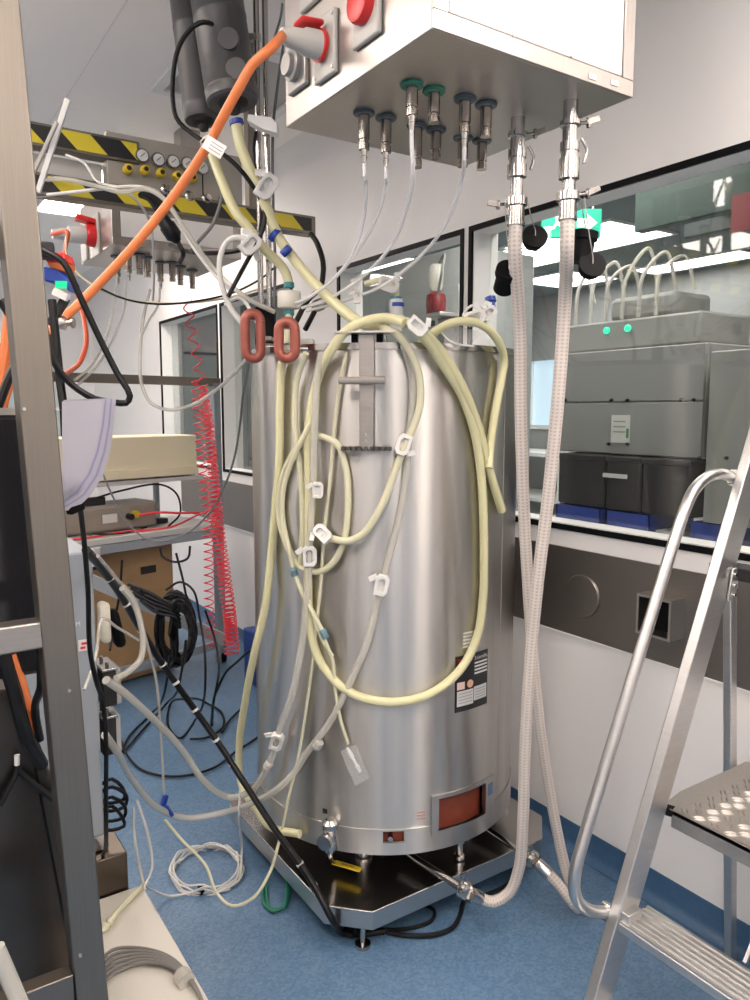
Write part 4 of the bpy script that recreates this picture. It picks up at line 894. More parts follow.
def pinch(p, d, s, label, face=None, lever=1):
    """plastic pinch clamp: a bent frame round the tube with a ratchet lever"""
    d = d.normalized(); nrm = (face or (_O - p)); nrm = (nrm - d * nrm.dot(d)).normalized(); x = d.cross(nrm)
    t = thing('tube_clamp', label, 'clamp', p, 'white plastic tube clamps')
    ou = [(-.55, -1), (.45, -1), (.75, -.6), (.75, .6), (.4, 1), (-.3, 1), (-.62, .7)]
    s = s * .85; inn = [(u * .5, v * .62) for u, v in ou]
    vs = []; fs = []; n = len(ou); m = MB()
    for zz in (-.38, .38):
        for q in (ou, inn):
            for u, v in q: vs.append(p + (x * u + d * v + nrm * zz) * s)
    for i in range(n):
        j = (i + 1) % n
        fs += [(i, j, n + j, n + i), (2*n + i, 3*n + i, 3*n + j, 2*n + j), (i, 2*n + i, 2*n + j, j), (n + i, n + j, 3*n + j, 3*n + i)]
    m._add(vs, fs); m.build('frame', M_WHITE, t, s * .05)
    MB().box(p - nrm * s * .1, (s * 1.0, s * 1.5, s * .16), Matrix((x, d, nrm)).transposed()).build('web', M_WHITE, t, s * .04)
    MB().bar(p + (x * -.55 + d * .75) * s, p + (x * -1.25 * lever + d * .25) * s, s * .5, s * .18, nrm).build('lever', M_WHITE, t, s * .04)
    MB().bar(p + (x * .1 + d * .1 - nrm * .1) * s, p + (x * -.5 + d * .1) * s, s * .4, s * .22, nrm).build('jaw', M_WHITE, t, s * .04)
    return t
pinch(TK(404, 445, .035), TK(399, 461) - TK(410, 432), .036, 'white winged tube clamp just right of the hanging comb')
pinch(TK(317, 490, .04), Vector((0, 0, 1)), .028, 'small white clamp on the left clear tube above the others')
pinch(TK(322, 534, .045), TK(316, 526) - TK(330, 541), .034, 'white clamp where the pale tube meets the small ring')
pinch(TK(309, 556, .035), Vector((0, 0, 1)), .036, 'white clamp on the left clear tube inside the small ring')
pinch(TK(381, 585, .03), TK(384, 575) - TK(378, 600), .036, 'white clamp on the diagonal clear tube at mid tank')
pinch(TK(276, 741, .035), TK(280, 728) - TK(271, 757), .036, 'lowest white clamp near the bottom left of the tank')
bb = thing('sample_bag', 'small clear plastic bag with a white port hanging low on the tank', 'bag', TK(354, 768, .02))
q = [TK(340, 751, .03), TK(356, 744, .03), TK(370, 778, .035), TK(355, 786, .035)]
MB().prism(q, (TK(355, 765, .004) - TK(355, 765, .02))).build('bag_film', M_CLEAR, bb, .003)
MB().rev(TK(347, 748, .02), TK(360, 772, .02), [(0, .004), (.2, .008), (.4, .008), (.42, .005), (.7, .005), (.75, .008), (1, .006)], 12).build('port', M_WHITE, bb)

# tubes from the filters down to the tank lid
tube([PD(236, 122, 2.38), PD(240, 144, 2.38), PD(250, 170, 2.38), PD(261, 193, 2.38), PD(270, 217, 2.39), PD(278, 236, 2.4), PD(291, 255, 2.4), PD(306, 274, 2.38), PD(324, 293, 2.34), PD(345, 312, 2.28), PD(362, 323, 2.22), PD(385, 323, 2.18)], .0165, M_YTUBE, 'yellow_tube', 'yellow tube from the front grey filter slanting down across to the rim', n=14)
tube([PD(208, 138, 2.5), PD(214, 160, 2.48), PD(223, 184, 2.45), (PD(235, 211, 2.43)), PD(250, 230, 2.43), PD(265, 250, 2.44), PD(278, 262, 2.45), PD(286, 273, 2.46), PD(289, 286, 2.46)], .015, M_YTUBE, 'yellow_tube', 'yellow tube from the rear grey filter bending into the clear filter capsule', n=14)
cap = thing('filter_capsule', 'clear filter capsule with teal rings standing at the left rim', 'filter', PD(289, 322, 2.46))
MB().rev(PD(289, 290, 2.46), PD(289, 310, 2.46), [(0, .014), (.08, .034), (.15, .037), (.85, .037), (.92, .034), (1, .014)], 24).build('bowl', see_through('milky capsule', (.80, .78, .70), .25, .2), cap)
for y in (285, 313): MB().cyl(PD(289, y - 2.5, 2.46), PD(289, y + 2.5, 2.46), .0165, n=18).build('teal_ring', mat('teal ring', (.03, .22, .25), .4), cap)
MB().tube([PD(289, 310, 2.46), PD(288, 326, 2.44), PD(287, 345, 2.4)], .011, 12).build('outlet_tube', M_YTHIN, cap)
for (a, b, c_, rr, lb_2) in (((236, 120), (237, 125), 2.38, .0195, 'blue cable tie ring right under the front grey filter'), ((273, 233), (277, 237), 2.4, .021, 'blue tie around the crossing yellow tube beside the pole'), ((282, 255), (290, 247), 2.37, .010, 'blue cable tie end tilted on the slanting yellow tube')):
    tag(MB().rev(PD(*a, c_), PD(*b, c_), [(0, rr), (.1, rr + .002), (.9, rr + .002), (1, rr)], 20).build('blue_tie', M_BLUE), lb_2, 'cable tie', 'blue ties')
# white knobbed clamps on the pole and near the rim
pinch(PD(266, 186, 2.36), Vector((.5, -.3, .8)), .045, 'large white clamp on the yellow tube high on the pole')
pinch(PD(250, 244, 2.37), Vector((.6, -.2, .6)), .040, 'white clamp left of the pole where tubes cross')
pinch(PD(418, 326, 2.1), Vector((.5, -.4, -.6)), .034, 'pale clamp on the yellow tubes at the right end of the bracket')
pinch(PD(357, 297, 2.3), Vector((0, 0, 1)), .022, 'small white clip hanging on the clear lines above the rim')
pinch(PD(356, 285, 2.32), Vector((.3, -.2, .8)), .018, 'tiny white clip on the clear lines above the other clip')
pinch(PD(474, 317, 2.22), Vector((.6, -.4, .2)), .036, 'white clip on the yellow arch at the right rim')
pinch(PD(488, 313, 2.22), Vector((.5, -.4, .4)), .030, 'rightmost white clip standing above the right rim')
tag(MB().rev(PD(490, 296, 2.25), PD(492, 311, 2.24), [(0, .006), (.1, .016), (.4, .017), (.45, .011), (.8, .013), (1, .006)], 14).build('blue_coupling', M_BLUE), 'small blue coupling among the white clips at the right rim', 'connector')
tube([PD(486, 312, 2.25), PD(476, 305, 2.26), PD(467, 309, 2.24), (PD(463, 318, 2.23)), PD(470, 326, 2.22), PD(480, 322, 2.22)], .004, M_WCABLE, 'white_line', 'thin white line looped around the clips at the right rim')
pc_ = PD(397, 312, 2.35)
prt = thing('blue_banded_port', 'clear port tube with a blue band standing on the rim', 'port', PD(397, 330, 2.35))
MB().rev(PD(397, 332, 2.35), PD(396, 298, 2.35), [(0, .017), (.15, .017), (.2, .021), (.9, .021), (1, .016)], 18).build('port_body', see_through('frosted port', (.78, .82, .82), .3, .2), prt)
MB().cyl(PD(397, 307, 2.35), PD(397, 303, 2.35), .0225, n=18).build('blue_band', M_BLUE, prt)
MB().cyl(PD(396, 300, 2.35), PD(396, 297, 2.35), .018, n=18).build('teal_ring', MATS['teal ring'], prt)
tube([PD(396, 298, 2.35), PD(396, 287, 2.35), PD(388, 280, 2.35), PD(376, 281, 2.35), PD(364, 284, 2.35)], .009, M_YTHIN, 'pale_tube', 'short pale tube bending off the top of the blue banded port')
pinch(PD(389, 284, 2.34), Vector((.8, -.4, -.3)), .036, 'cream clamp on top of the blue banded port')
# steel holder and clear tray on the rim
hs_ = thing('rim_holder', 'small steel holder with screws on the rim behind the right copper handle', 'holder', TK(300, 348, -.02))
MB().box(PD(300, 343, 2.45), (.09, .06, .022), Ry).build('base_block', M_STEEL, hs_, .003); MB().box(PD(302, 348, 2.42), (.07, .03, .012), Ry).build('dark_jaw', M_BLACK, hs_, .003)
MB().bar(PD(305, 330, 2.48), PD(318, 305, 2.52), .012, .012).build('arm', M_CABLE, hs_); MB().rev(PD(312, 308, 2.5), PD(326, 302, 2.5), [(0, .012), (.3, .02), (.7, .02), (1, .012)], 14).build('wing_screw', M_CHROME, hs_)
ty = thing('clear_tray', 'crumpled clear plastic sleeve lying on the right rim', 'sleeve', PD(462, 346, 2.25))
MB().prism([PD(440, 331, 2.25), PD(462, 327, 2.22), PD(482, 333, 2.22), PD(470, 346, 2.2), PD(452, 343, 2.22)], (.03, .05, .01)).build('film', M_CLEAR, ty, .004)
MB().tube([PD(441, 332, 2.22), PD(450, 341, 2.2), PD(462, 345, 2.19), PD(474, 346, 2.19)], .003, 6).build('film_edge', M_WCABLE, ty)
# thin clear lines from the nozzles of the overhead box
cl = [((364, 160), [(366, 185, 1.98), (363, 222, 2.1), (350, 258, 2.2), (330, 282, 2.28), (305, 299, 2.36), (296, 303, 2.4)], 1.9),
      ((386, 165), [(386, 185, 1.98), (378, 214, 2.05), (358, 250, 2.2), (334, 279, 2.3), (312, 296, 2.36), (298, 306, 2.4)], 1.9),
      ((411, 128), [(413, 170, 1.75), (409, 200, 1.9), (391, 246, 2.1), (362, 277, 2.22), (330, 298, 2.32), (302, 308, 2.4)], 1.7),
      ((465, 145), [(462, 178, 1.9), (456, 200, 1.95), (438, 236, 2.08), (412, 264, 2.18), (380, 287, 2.26), (340, 302, 2.34), (306, 311, 2.4)], 1.85)]
for k, (q, pts, D) in enumerate(cl):
    nz = nzs[(0, 1, 2, 4)[k]]; st = Vector((nz[0].x, nz[0].y, 2.3 - nz[1] - .028))
    tube([st, st - Vector((0, 0, .03))] + [PD(*p) for p in pts], .0048, see_through('thin clear line', (.90, .90, .90), .4, .2), 'clear_line', ['clear line from the leftmost nozzle of the service box', 'clear line from the second nozzle of the service box', 'clear line from the green disc nozzle of the service box', 'longest clear line, from the middle nozzle of the service box'][k], 'clear lines from the service box', n=8)

# ================================================================== WHITE AND GREY LINES AT UPPER LEFT
for k, (r, pts, m, lab) in enumerate([
    (.008, [(30, 183, 2.6), (60, 179, 2.58), (100, 187, 2.56), (122, 192, 2.55), (146, 189, 2.55), (164, 199, 2.54), (180, 222, 2.54), (192, 240, 2.54), (209, 263, 2.54), (228, 283, 2.52), (250, 300, 2.5), (275, 312, 2.5)], M_CTUBE, 'widest milky tube running along the striped beam and down to the pole'),
    (.006, [(36, 196, 2.6), (66, 193, 2.58), (110, 188, 2.57), (140, 187, 2.56), (158, 193, 2.56), (175, 214, 2.55), (192, 245, 2.55), (212, 272, 2.54), (232, 292, 2.52)], M_WCABLE, 'white cable running along the lower striped beam'),
    (.0045, [(66, 155, 2.62), (84, 163, 2.6), (98, 182, 2.58), (120, 188, 2.57), (136, 200, 2.6), (150, 222, 2.7), (153, 245, 2.8), (154, 270, 3.0), (153, 300, 3.2)], M_WCABLE, 'thin white cable bending down in front of the far service box'),
    (.009, [(243, 324, 2.42), (233, 312, 2.42), (226, 298, 2.42), (220, 276, 2.42), (221, 254, 2.42), (229, 240, 2.42), (243, 238, 2.41), (252, 246, 2.40), (258, 260, 2.42)], M_WCABLE, 'white tube bent in an arch left of the pole'),
    (.006, [(262, 332, 2.4), (243, 300, 2.45), (236, 298, 2.45), (225, 305, 2.46)], M_WCABLE, 'short white tube curving to the left copper handle'),
    (.007, [(255, 350, 2.5), (235, 372, 2.7), (215, 391, 2.9), (192, 405, 3.0), (170, 410, 3.0), (151, 403, 3.0), (142, 385, 3.0), (140, 360, 3.0), (143, 320, 3.1), (150, 290, 3.3)], M_CTUBE, 'clear tube hanging in a wide bow beside the red coils'),
    (.005, [(117, 275, 3.4), (115, 300, 3.3), (107, 335, 3.2), (92, 365, 3.0), (75, 380, 2.8)], M_CTUBE, 'clear line dropping from the first nozzle of the far box'),
    (.005, [(127, 275, 3.4), (124, 310, 3.3), (110, 345, 3.2), (95, 368, 3.0), (78, 385, 2.8)], M_CTUBE, 'clear line dropping from the second nozzle of the far box'),
    (.005, [(160, 288, 3.5), (158, 305, 3.4), (148, 322, 3.3), (140, 340, 3.2)], M_CTUBE, 'short clear line under the middle of the far box'),
    (.006, [(225, 182, 2.62), (220, 205, 2.6), (213, 224, 2.6), (200, 240, 2.62), (190, 252, 2.64)], M_GREYC, 'thin dark grey cable crossing the right part of the striped beam'),
    (.0075, [(170, 245, 2.9), (190, 252, 2.7), (215, 253, 2.55), (240, 250, 2.5), (262, 240, 2.46)], M_CABLE, 'black cable running level left of the pole below the beam'),
    (.0045, [(249, 362, 2.55), (243, 395, 2.7), (240, 425, 2.9), (235, 455, 3.0), (225, 485, 3.2), (210, 512, 3.4), (190, 531, 3.5), (165, 541, 3.5), (145, 538, 3.5), (125, 520, 3.5), (112, 495, 3.5), (102, 472, 3.5)], M_GREYC, 'thin grey cable hanging in a deep bow in front of the workbench')]):
    cable([PD(*p) for p in pts], r, m, 'hanging_line', lab)
tt = thing('black_coupler', 'thick black cable coupler hanging below the striped beam', 'coupler', PD(172, 235, 2.6))
MB().rev(PD(158, 212, 2.58), PD(178, 242, 2.62), [(0, .012), (.1, .02), (.4, .023), (.45, .027), (.8, .027), (.9, .018), (1, .012)], 18).build('body', M_CABLE, tt)
MB().tube([PD(158, 212, 2.58), PD(150, 200, 2.58), PD(140, 195, 2.6)], .009, 8).build('tail', M_CABLE, tt); MB().tube([PD(178, 242, 2.62), PD(183, 252, 2.62), PD(180, 262, 2.7)], .008, 8).build('tail', M_CABLE, tt)
# two white sticks (cable ducts) leaning at upper left
for k, (a, b, lab) in enumerate((((68, 99), (38, 192), 'long white ribbed strip leaning against the striped beam'), ((57, 122), (34, 172), 'short grey strip leaning beside the long white strip'))):
    tag(MB().bar(PD(*a, 2.3), PD(*b, 2.4), .017 if k == 0 else .012, .008, vdir).build('white_strip', M_WHITE if k == 0 else M_LGREY, None, .002), lab, 'strip')

# ================================================================== RED COILED HOSES
def coil(ax, r, turns, tr, label, dens=None):
    path = catmull(ax, .01); N = int(turns * 14); L = [0]
    for a, b in zip(path, path[1:]): L.append(L[-1] + (b - a).length)
    out = []
    for i in range(N + 1):
        t = i / N; s = (dens(t) if dens else t) * L[-1]
        k = 0
        while k < len(L) - 2 and L[k + 1] < s: k += 1
        p = path[k].lerp(path[k + 1], min(1, (s - L[k]) / max(1e-6, L[k + 1] - L[k])))
        d = (path[min(k + 3, len(path) - 1)] - path[max(0, k - 3)]).normalized(); x = d.cross(Vector((0, 1, 0))).normalized(); y = d.cross(x)
        a = 2 * PI * turns * t; rr = r(t) if callable(r) else r
        out.append(p + (x * math.cos(a) + y * math.sin(a)) * rr)
    return tag(MB().tube(out, tr, 6, False).build('coiled_hose', M_REDC), label, 'hose', 'red coiled air hoses')
coil([PD(187, 300, 3.75), PD(192, 330, 3.75), PD(198, 365, 3.78), PD(204, 400, 3.8), PD(210, 440, 3.82), PD(215, 490, 3.85), PD(220, 540, 3.85), PD(228, 600, 3.85), PD(233, 650, 3.85)], lambda t: .022 + .012 * t, 62, .0033, 'red coiled hose stretched from the far service box, ending in a tight hank', lambda t: min(1, .30 * t / .12 if t < .12 else .30 + .70 * (t - .12) / .88))
coil([PD(196, 378, 3.8), PD(199, 430, 3.82), PD(203, 480, 3.85), PD(208, 540, 3.9), PD(209, 600, 3.9), PD(211, 648, 3.9)], .024, 34, .0033, 'loose red coiled hose hanging left of the bench upright')
coil([PD(203, 385, 3.9), PD(210, 430, 3.9), PD(214, 500, 3.92), PD(219, 560, 3.92), PD(229, 610, 3.92), PD(232, 655, 3.92)], lambda t: .022 + .016 * t * t, 56, .0033, 'densest red coiled hose wound close to the bench upright')

# ================================================================== WORKBENCH AT THE BACK
bR = Vector((1.66, 4.42, 0)); bL = Vector((.45, 4.11, 0)); bx = (bR - bL).normalized(); by = Vector((-bx.y, bx.x, 0))
RB_ = Matrix((bx, by, Vector((0, 0, 1)))).transposed()
def BP(u, v, z): return bR + bx * u + by * v + Vector((0, 0, z))
bench = thing('workbench', 'grey steel workbench with an overhead frame at the far left', 'bench', BP(-.6, .35, 0))
MB().box(BP(-.57, .34, .885), (1.44, .68, .035), RB_).build('worktop', mat('pale worktop', (.52, .52, .50), .35), bench, .004)
MB().box(BP(-.57, .006, .84), (1.40, .02, .05), RB_).build('apron', M_GBLUE, bench)
MSL = mat('slate upright', (.20, .235, .27), .4)
for u in (.12, -1.25):
    MB().box(BP(u, .0 if u > 0 else .03, .885), (.05, .05, 1.77), RB_).build('upright', MSL if u > 0 else M_GBLUE, bench, .003)
    MB().box(BP(u, .62, .45), (.05, .05, .87), RB_).build('leg', M_GBLUE, bench, .003)
MB().box(BP(-.57, .0, 1.775), (1.44, .045, .05), RB_).build('top_bar', M_RACK, bench, .002)
MB().box(BP(-.53, .36, 1.18), (1.36, .36, .025), RB_).build('shelf', mat('pale worktop', (.6, .6, .6)), bench, .003)
for u in (-.0, -1.1): MB().box(BP(u, .50, 1.04), (.03, .03, .27), RB_).build('shelf_support', M_GBLUE, bench)
MB().bar(BP(.12, .02, .12), BP(-1.25, .05, .10), .03, .05).build('foot_rail', M_GBLUE, bench); MB().bar(PD(225, 640, 3.95), PD(88, 579, 3.72), .03, .06).build('brace', mat('mid grey paint', (.3, .32, .33), .45), bench)
for u in (.12, -1.25):
    MB().cyl(BP(u - .015, .0, .04), BP(u + .015, .0, .04), .04, n=20).build('caster_wheel', M_BLACK, bench)
cb_ = thing('cream_instrument', 'long cream coloured instrument housing on the bench shelf', 'instrument', BP(-.62, .3, 1.195))
MB().box(BP(-.53, .36, 1.325), (1.28, .34, .25), RB_).build('housing', M_CREAM, cb_, .008); MB().box(BP(-.53, .185, 1.23), (1.28, .02, .055), RB_).build('front_lip', M_CREAM, cb_, .004)
ti = thing('taupe_instrument', 'long taupe instrument with cables lying on the worktop', 'instrument', BP(-.62, .3, .905))
MB().box(BP(-.68, .28, .985), (.95, .24, .155), RB_).build('body', M_BROWNG, ti, .02); MB().box(BP(-.52, .155, .985), (.09, .004, .05), RB_).build('white_label', M_WHITE, ti)
MB().box(BP(-.62, .22, 1.085), (.2, .05, .045), RB_).build('dark_connector', M_CABD, ti, .004); MB().cyl(BP(-.36, .16, .995), BP(-.36, .13, .995), .022, n=16).build('yellow_knob', M_YELLOW, ti); MB().cyl(BP(-.40, .16, .985), BP(-.40, .12, .985), .018, n=16).build('black_knob', M_CABD, ti)
tag(MB().box(PZ(156, 521, .918), (.14, .06, .03), RB_).build('power_adapter', M_CABD, None, .006), 'black power adapter lying at the front of the worktop', 'adapter')
pp_ = thing('paper_pile', 'loose pile of white papers on the left of the worktop', 'papers', BP(-.85, .1, .903))
for k in range(5): MB().box(PZ(98 + 3 * (k % 3), 528, .906) + Vector((0, .02 * k, .006 * k)), (.26, .17, .003), RB_ @ Matrix.Rotation(.15 * (k - 2), 3, 'Z')).build('sheet', M_PAPER, pp_)
cable([BP(-1.0, .06, .91), BP(-.7, .03, .912), BP(-.5, .07, .912), BP(-.3, .02, .912), BP(-.15, .06, .912), BP(.03, .1, .95), BP(.08, .02, .99)], .006, M_REDC, 'red_air_line', 'red air line lying across the worktop to the red coils')
cable([BP(-.35, .13, .99), BP(-.25, .08, 1.0), BP(-.12, .06, .985), BP(.02, .05, .975)], .007, M_REDC, 'red_air_line', 'short red air line from the taupe instrument to the red coils')
cable([BP(-.6, .2, 1.10), BP(-.45, .15, 1.14), BP(-.2, .12, 1.16), BP(-.12, .08, 1.1), BP(-.1, .08, .98), BP(-.2, .06, .91)], .006, M_CABLE, 'bench_cable', 'black cable arching over the taupe instrument')
cable([BP(-.7, .03, .93), BP(-.55, .015, .915), BP(-.42, .07, .91), BP(-.33, .08, .92)], .005, M_CABLE, 'bench_cable', 'thin black cable leading to the power adapter')
# socket pod under the worktop
so = thing('socket_pod', 'small grey socket pod fixed under the worktop', 'socket', BP(-.72, .02, .76))
MB().rev(BP(-.72, .02, .86), BP(-.72, .02, .76), [(0, .06), (.4, .06), (.5, .05), (1, .05)], 20).build('pod', M_WHITE, so); MB().cyl(BP(-.72, .02, .765), BP(-.72, .02, .74), .045, n=20).build('plug', M_CABD, so)
bkt = thing('cardboard_box', 'brown cardboard box with a dark hand hole under the workbench', 'box', BP(-.63, .3, 0))
MB().box(BP(-.46, .34, .40), (.66, .42, .78), RB_).build('carton', M_CARD, bkt, .006); MB().box(BP(-.30, .127, .655), (.10, .006, .045), RB_).build('hand_hole', M_CABD, bkt, .002)
MB().box(BP(-.46, .34, .795), (.67, .43, .006), RB_).build('lid_flap', M_CARD, bkt)

# ================================================================== CABLES UNDER AND BEFORE THE BENCH
def ring_coil(center, nrm, rx, ry, turns, tr, m, name, label, cat='cable coil', jit=.012, group=None, xdir=None):
    nrm = Vector(nrm).normalized(); x = Vector(xdir).normalized() if xdir else nrm.cross(Vector((0, 0, 1)))
    if x.length < .1: x = Vector((1, 0, 0))
    x = (x - nrm * x.dot(nrm)).normalized(); y = nrm.cross(x); rnd = random.Random(hash(label) % 1000 if False else len(label)); pts = []
    j = [rnd.uniform(-1, 1) for _ in range(400)]
    for i in range(turns * 12 + 1):
        a = 2 * PI * i / 12; s = 1 + jit * 6 * j[i % 400] * .5 + .05 * math.sin(a * .37)
        pts.append(center + x * math.cos(a) * rx * s + y * math.sin(a) * ry * s + nrm * (j[(i * 7) % 400] * jit + (i / (turns * 12) - .5) * tr * 3))
    return pts
hank = thing('cable_hank', 'hank of black cables hanging under the workbench front', 'cable coil', PD(176, 660, 3.6))
MB().tube(ring_coil(PD(177, 628, 3.65), vdir,   .085, .17, 13, .009, M_CABLE, '', 'hank', jit=.03), .009, 7, True, step=.03).build('coil', M_CABLE, hank)
MB().tube(ring_coil(PD(181, 632, 3.6), vdir, .045, .15, 8, .009, M_CABLE, '', 'inner hank coil', jit=.03), .008, 7, True, step=.03).build('coil', M_CABLE, hank)
MB().tube(ring_coil(PD(167, 636, 3.62), vdir, .05, .16, 5, .009, M_CABLE, '', 'left hank coil here', jit=.03), .007, 7, True, step=.03).build('coil', M_CABLE, hank)
for k in range(5): MB().tube([PD(128 + 3 * k, 584 + 4 * k, 3.6), PD(148 + 2 * k, 592 + 5 * k, 3.58), PD(165 + 3 * k, 602 + 4 * k, 3.58), PD(180, 612 + 4 * k, 3.6)], .008, 7).build('tail', M_CABLE, hank)
MB().tube([PD(133, 592, 3.6), PD(150, 602, 3.6), PD(165, 610, 3.6), PD(178, 618, 3.6)], .016, 8).build('tail', M_CABLE, hank)
MB().tube([PD(140, 590, 3.58), PD(156, 598, 3.6), PD(176, 606, 3.6), PD(184, 612, 3.6)], .011, 8).build('tail', M_CABLE, hank)
fl_c = [
 ([(170, 655, .5), (165, 690, .2), (150, 715, .02), (130, 735, .012), (122, 752, .012)], 'black floor cable running from the hank towards the pump rack'),
 ([(186, 640, .45), (180, 680, .2), (165, 705, .02), (140, 733, .012), (124, 752, .012)], 'second black floor cable beside the first towards the pump rack'),
 ([(166, 590, .75), (180, 582, .72), (193, 590, .6), (200, 620, .4), (205, 655, .15), (205, 690, .05), (194, 722, .012), (180, 738, .012), (168, 725, .012), (170, 705, .012), (186, 699, .012), (205, 702, .012), (221, 712, .012), (222, 728, .012), (205, 738, .012), (190, 739, .012)], 'black floor cable lying in an open ring before the bench'),
 ([(205, 610, .5), (214, 636, .3), (219, 670, .05), (214, 700, .012), (212, 725, .012)], 'short black cable dropping to the floor beside the bench upright'),
 ([(250, 650, .3), (238, 661, .2), (226, 672, .1), (217, 690, .02), (212, 715, .012), (210, 735, .012)], 'black cable with a white tip reaching from the tank to the floor'),
 ([(270, 728, .012), (252, 741, .012), (235, 752, .012), (215, 767, .012), (190, 775, .012), (165, 776, .012), (142, 770, .012), (127, 755, .012), (120, 738, .012)], 'long black cable bowed across the blue floor left of the tank'),
 ([(245, 705, .012), (228, 722, .012), (222, 732, .012)], 'very short black cable piece on the floor beside the yellow tube'),
 ([(122, 560, .85), (120, 590, .7), (115, 620, .6), (110, 650, .5)], 'thin black cable hanging from the worktop at the far left'),
 ([(176, 553, .85), (183, 580, .65), (187, 600, .55), (189, 606, .5), (183, 602, .55)], 'thin black cable with a hooked end below the worktop'),
 ([(160, 548, .86), (162, 556, .84), (175, 562, .82), (188, 558, .83), (190, 546, .88)], 'thin black cable drooping under the right end of the worktop')]
for pts, lab in fl_c: cable([PZ(*p) if p[2] < .011 or p[1] > 700 else PD(p[0], p[1], 3.55 if p[1] < 640 else 3.3) for p in pts], .0058, M_CABLE, 'black_cable', lab)
bx_ = PZ(254, 700, 0)
tag(MB().box(PZ(255, 690, .0) + Vector((.10, .1, .16)), (.16, .2, .32)).build('blue_bin', mat('dark blue plastic', (.01, .04, .20), .4), None, .01), 'dark blue bin half hidden behind the left tank edge', 'bin')
# thick cable bundle with white ties from the rack down to the tank deck
bpts = [PD(86, 550, 1.75), PD(100, 566, 1.9), PD(120, 594, 2.1), PD(140, 628, 2.25), PD(163, 665, 2.36), PD(193, 707, 2.42), PD(217, 741, 2.42), PD(247, 787, 2.36), PD(276, 831, 2.24), PD(300, 864, 2.16), PD(318, 893, 2.10), PD(332, 919, 2.07), PZ(342, 932, .03), PZ(356, 934, .014), PZ(384, 931, .013)]
bund = thing('cable_bundle', 'thick black cable bundle with white ties slanting down to the tank deck', 'cable', bpts[-1])
MB().tube(bpts, .0105, 10).build('bundle', M_CABLE, bund)
for a, b in (((110, 580), 2.0), ((127, 605), 2.15), ((141, 630), 2.26), ((163, 665), 2.36), ((176, 683), 2.39), ((195, 710), 2.42), ((216, 740), 2.42), ((232, 764), 2.4), ((300, 864), 2.16), ((314, 886), 2.12)):
    p = PD(*a, b); d = (PD(a[0] + 10, a[1] + 15, b) - p).normalized(); MB().cyl(p - d * .004, p + d * .004, .0122, n=12).build('white_tie', M_WCABLE, bund)
# pale lines around the pump rack
cable([PD(98, 556, 1.8), PD(118, 580, 1.95), PD(135, 600, 2.05), PD(146, 640, 2.1), PD(156, 680, 2.2), PD(161, 740, 2.3), PD(164, 795, 2.35)], .0045, M_CTUBE, 'clear_line', 'thin clear line hanging straight down to the blue clip')
cable([PD(122, 588, 1.95), PD(135, 605, 2.0), PD(143, 640, 2.0), (PD(140, 660, 1.98)), PD(128, 672, 1.95), PD(116, 678, 1.9)], .0085, M_CTUBE, 'clear_tube', 'clear tube bent in a bow beside the upper pump')
cable([PD(84, 690, 1.7), PD(92, 670, 1.75), PD(97, 650, 1.78), PD(101, 620, 1.8), PD(118, 628, 1.9), PD(138, 640, 2.0)], .004, M_CTUBE, 'clear_line', 'thin clear line rising from the grey cabinet')
cable([PZ(134, 808, .45), PD(135, 840, 1.9), PD(140, 868, 1.92), PD(145, 890, 1.9)], .004, M_CTUBE, 'clear_line', 'thin clear line dropping to the corner of the white plinth')
cable([PD(137, 800, 1.95), PD(148, 835, 1.95), PD(152, 868, 1.93), PD(145, 885, 1.9)], .004, M_CTUBE, 'clear_line', 'second clear line dropping to the corner of the white plinth')
bc = thing('blue_clip', 'small blue tube clip lying above the floor left of the tank', 'clip', PD(167, 815, 2.35))
MB().box(PD(164, 801, 2.35), (.018, .02, .045), Matrix.Rotation(.3, 3, 'Y')).build('jaw', M_BLUE, bc, .004); MB().bar(PD(166, 806, 2.34), PD(173, 816, 2.34), .012, .012).build('lever', M_BLUE, bc, .003)
# coils on the floor
fc = thing('floor_cable_coil', 'coil of thin white cable lying on the blue floor', 'cable coil', PZ(207, 869, 0))
MB().tube(ring_coil(PZ(207, 869, .012), (0, 0, 1), .115, .135, 7, .004, M_WCABLE, '', 'white floor coil', jit=.022), .0032, 6, True, step=.02).build('coil', M_WCABLE, fc)
MB().cyl(PZ(201, 890, .012) - Vector((.006, 0, 0)), PZ(201, 890, .012) + Vector((.006, 0, 0)), .016, n=10).build('tie', M_BLACK, fc)
MB().tube([PZ(240, 870, .012), PZ(242, 850, .02), PD(239, 815, 2.4), PD(240, 790, 2.42)], .0042, 6).build('tail', M_WCABLE, fc); MB().tube([PZ(190, 893, .012), PZ(170, 896, .010), PZ(152, 890, .06), PD(147, 880, 1.95)], .0035, 6).build('tail', M_WCABLE, fc)
cable([PZ(279, 862, .05), PZ(266, 880, .012), PZ(264, 903, .01), PZ(274, 911, .01), PZ(285, 905, .01), PZ(289, 885, .012), PZ(283, 868, .03)], .006, M_GREEN, 'green_cable', 'dark green cable looped beside the deck on the floor')
cable([PZ(266, 884, .012), PZ(271, 908, .012), PZ(283, 908, .012), PZ(287, 890, .03), PZ(284, 872, .05)], .005, M_GREEN, 'green_cable', 'second thinner green cable loop beside the deck')
cable([PZ(388, 932, .012), PZ(405, 935, .010), PZ(432, 935, .010), PZ(452, 928, .010), PZ(460, 915, .010), PZ(463, 903, .012), PZ(470, 890, .05)], .0075, M_CABLE, 'black_cable', 'black cable looped on the floor before the drain pipes')
cable([PZ(384, 930, .011), PZ(410, 928, .010), PZ(432, 920, .010), PZ(434, 910, .010), PZ(425, 905, .012)], .006, M_CABLE, 'black_cable', 'thin black cable curling under the front of the deck')
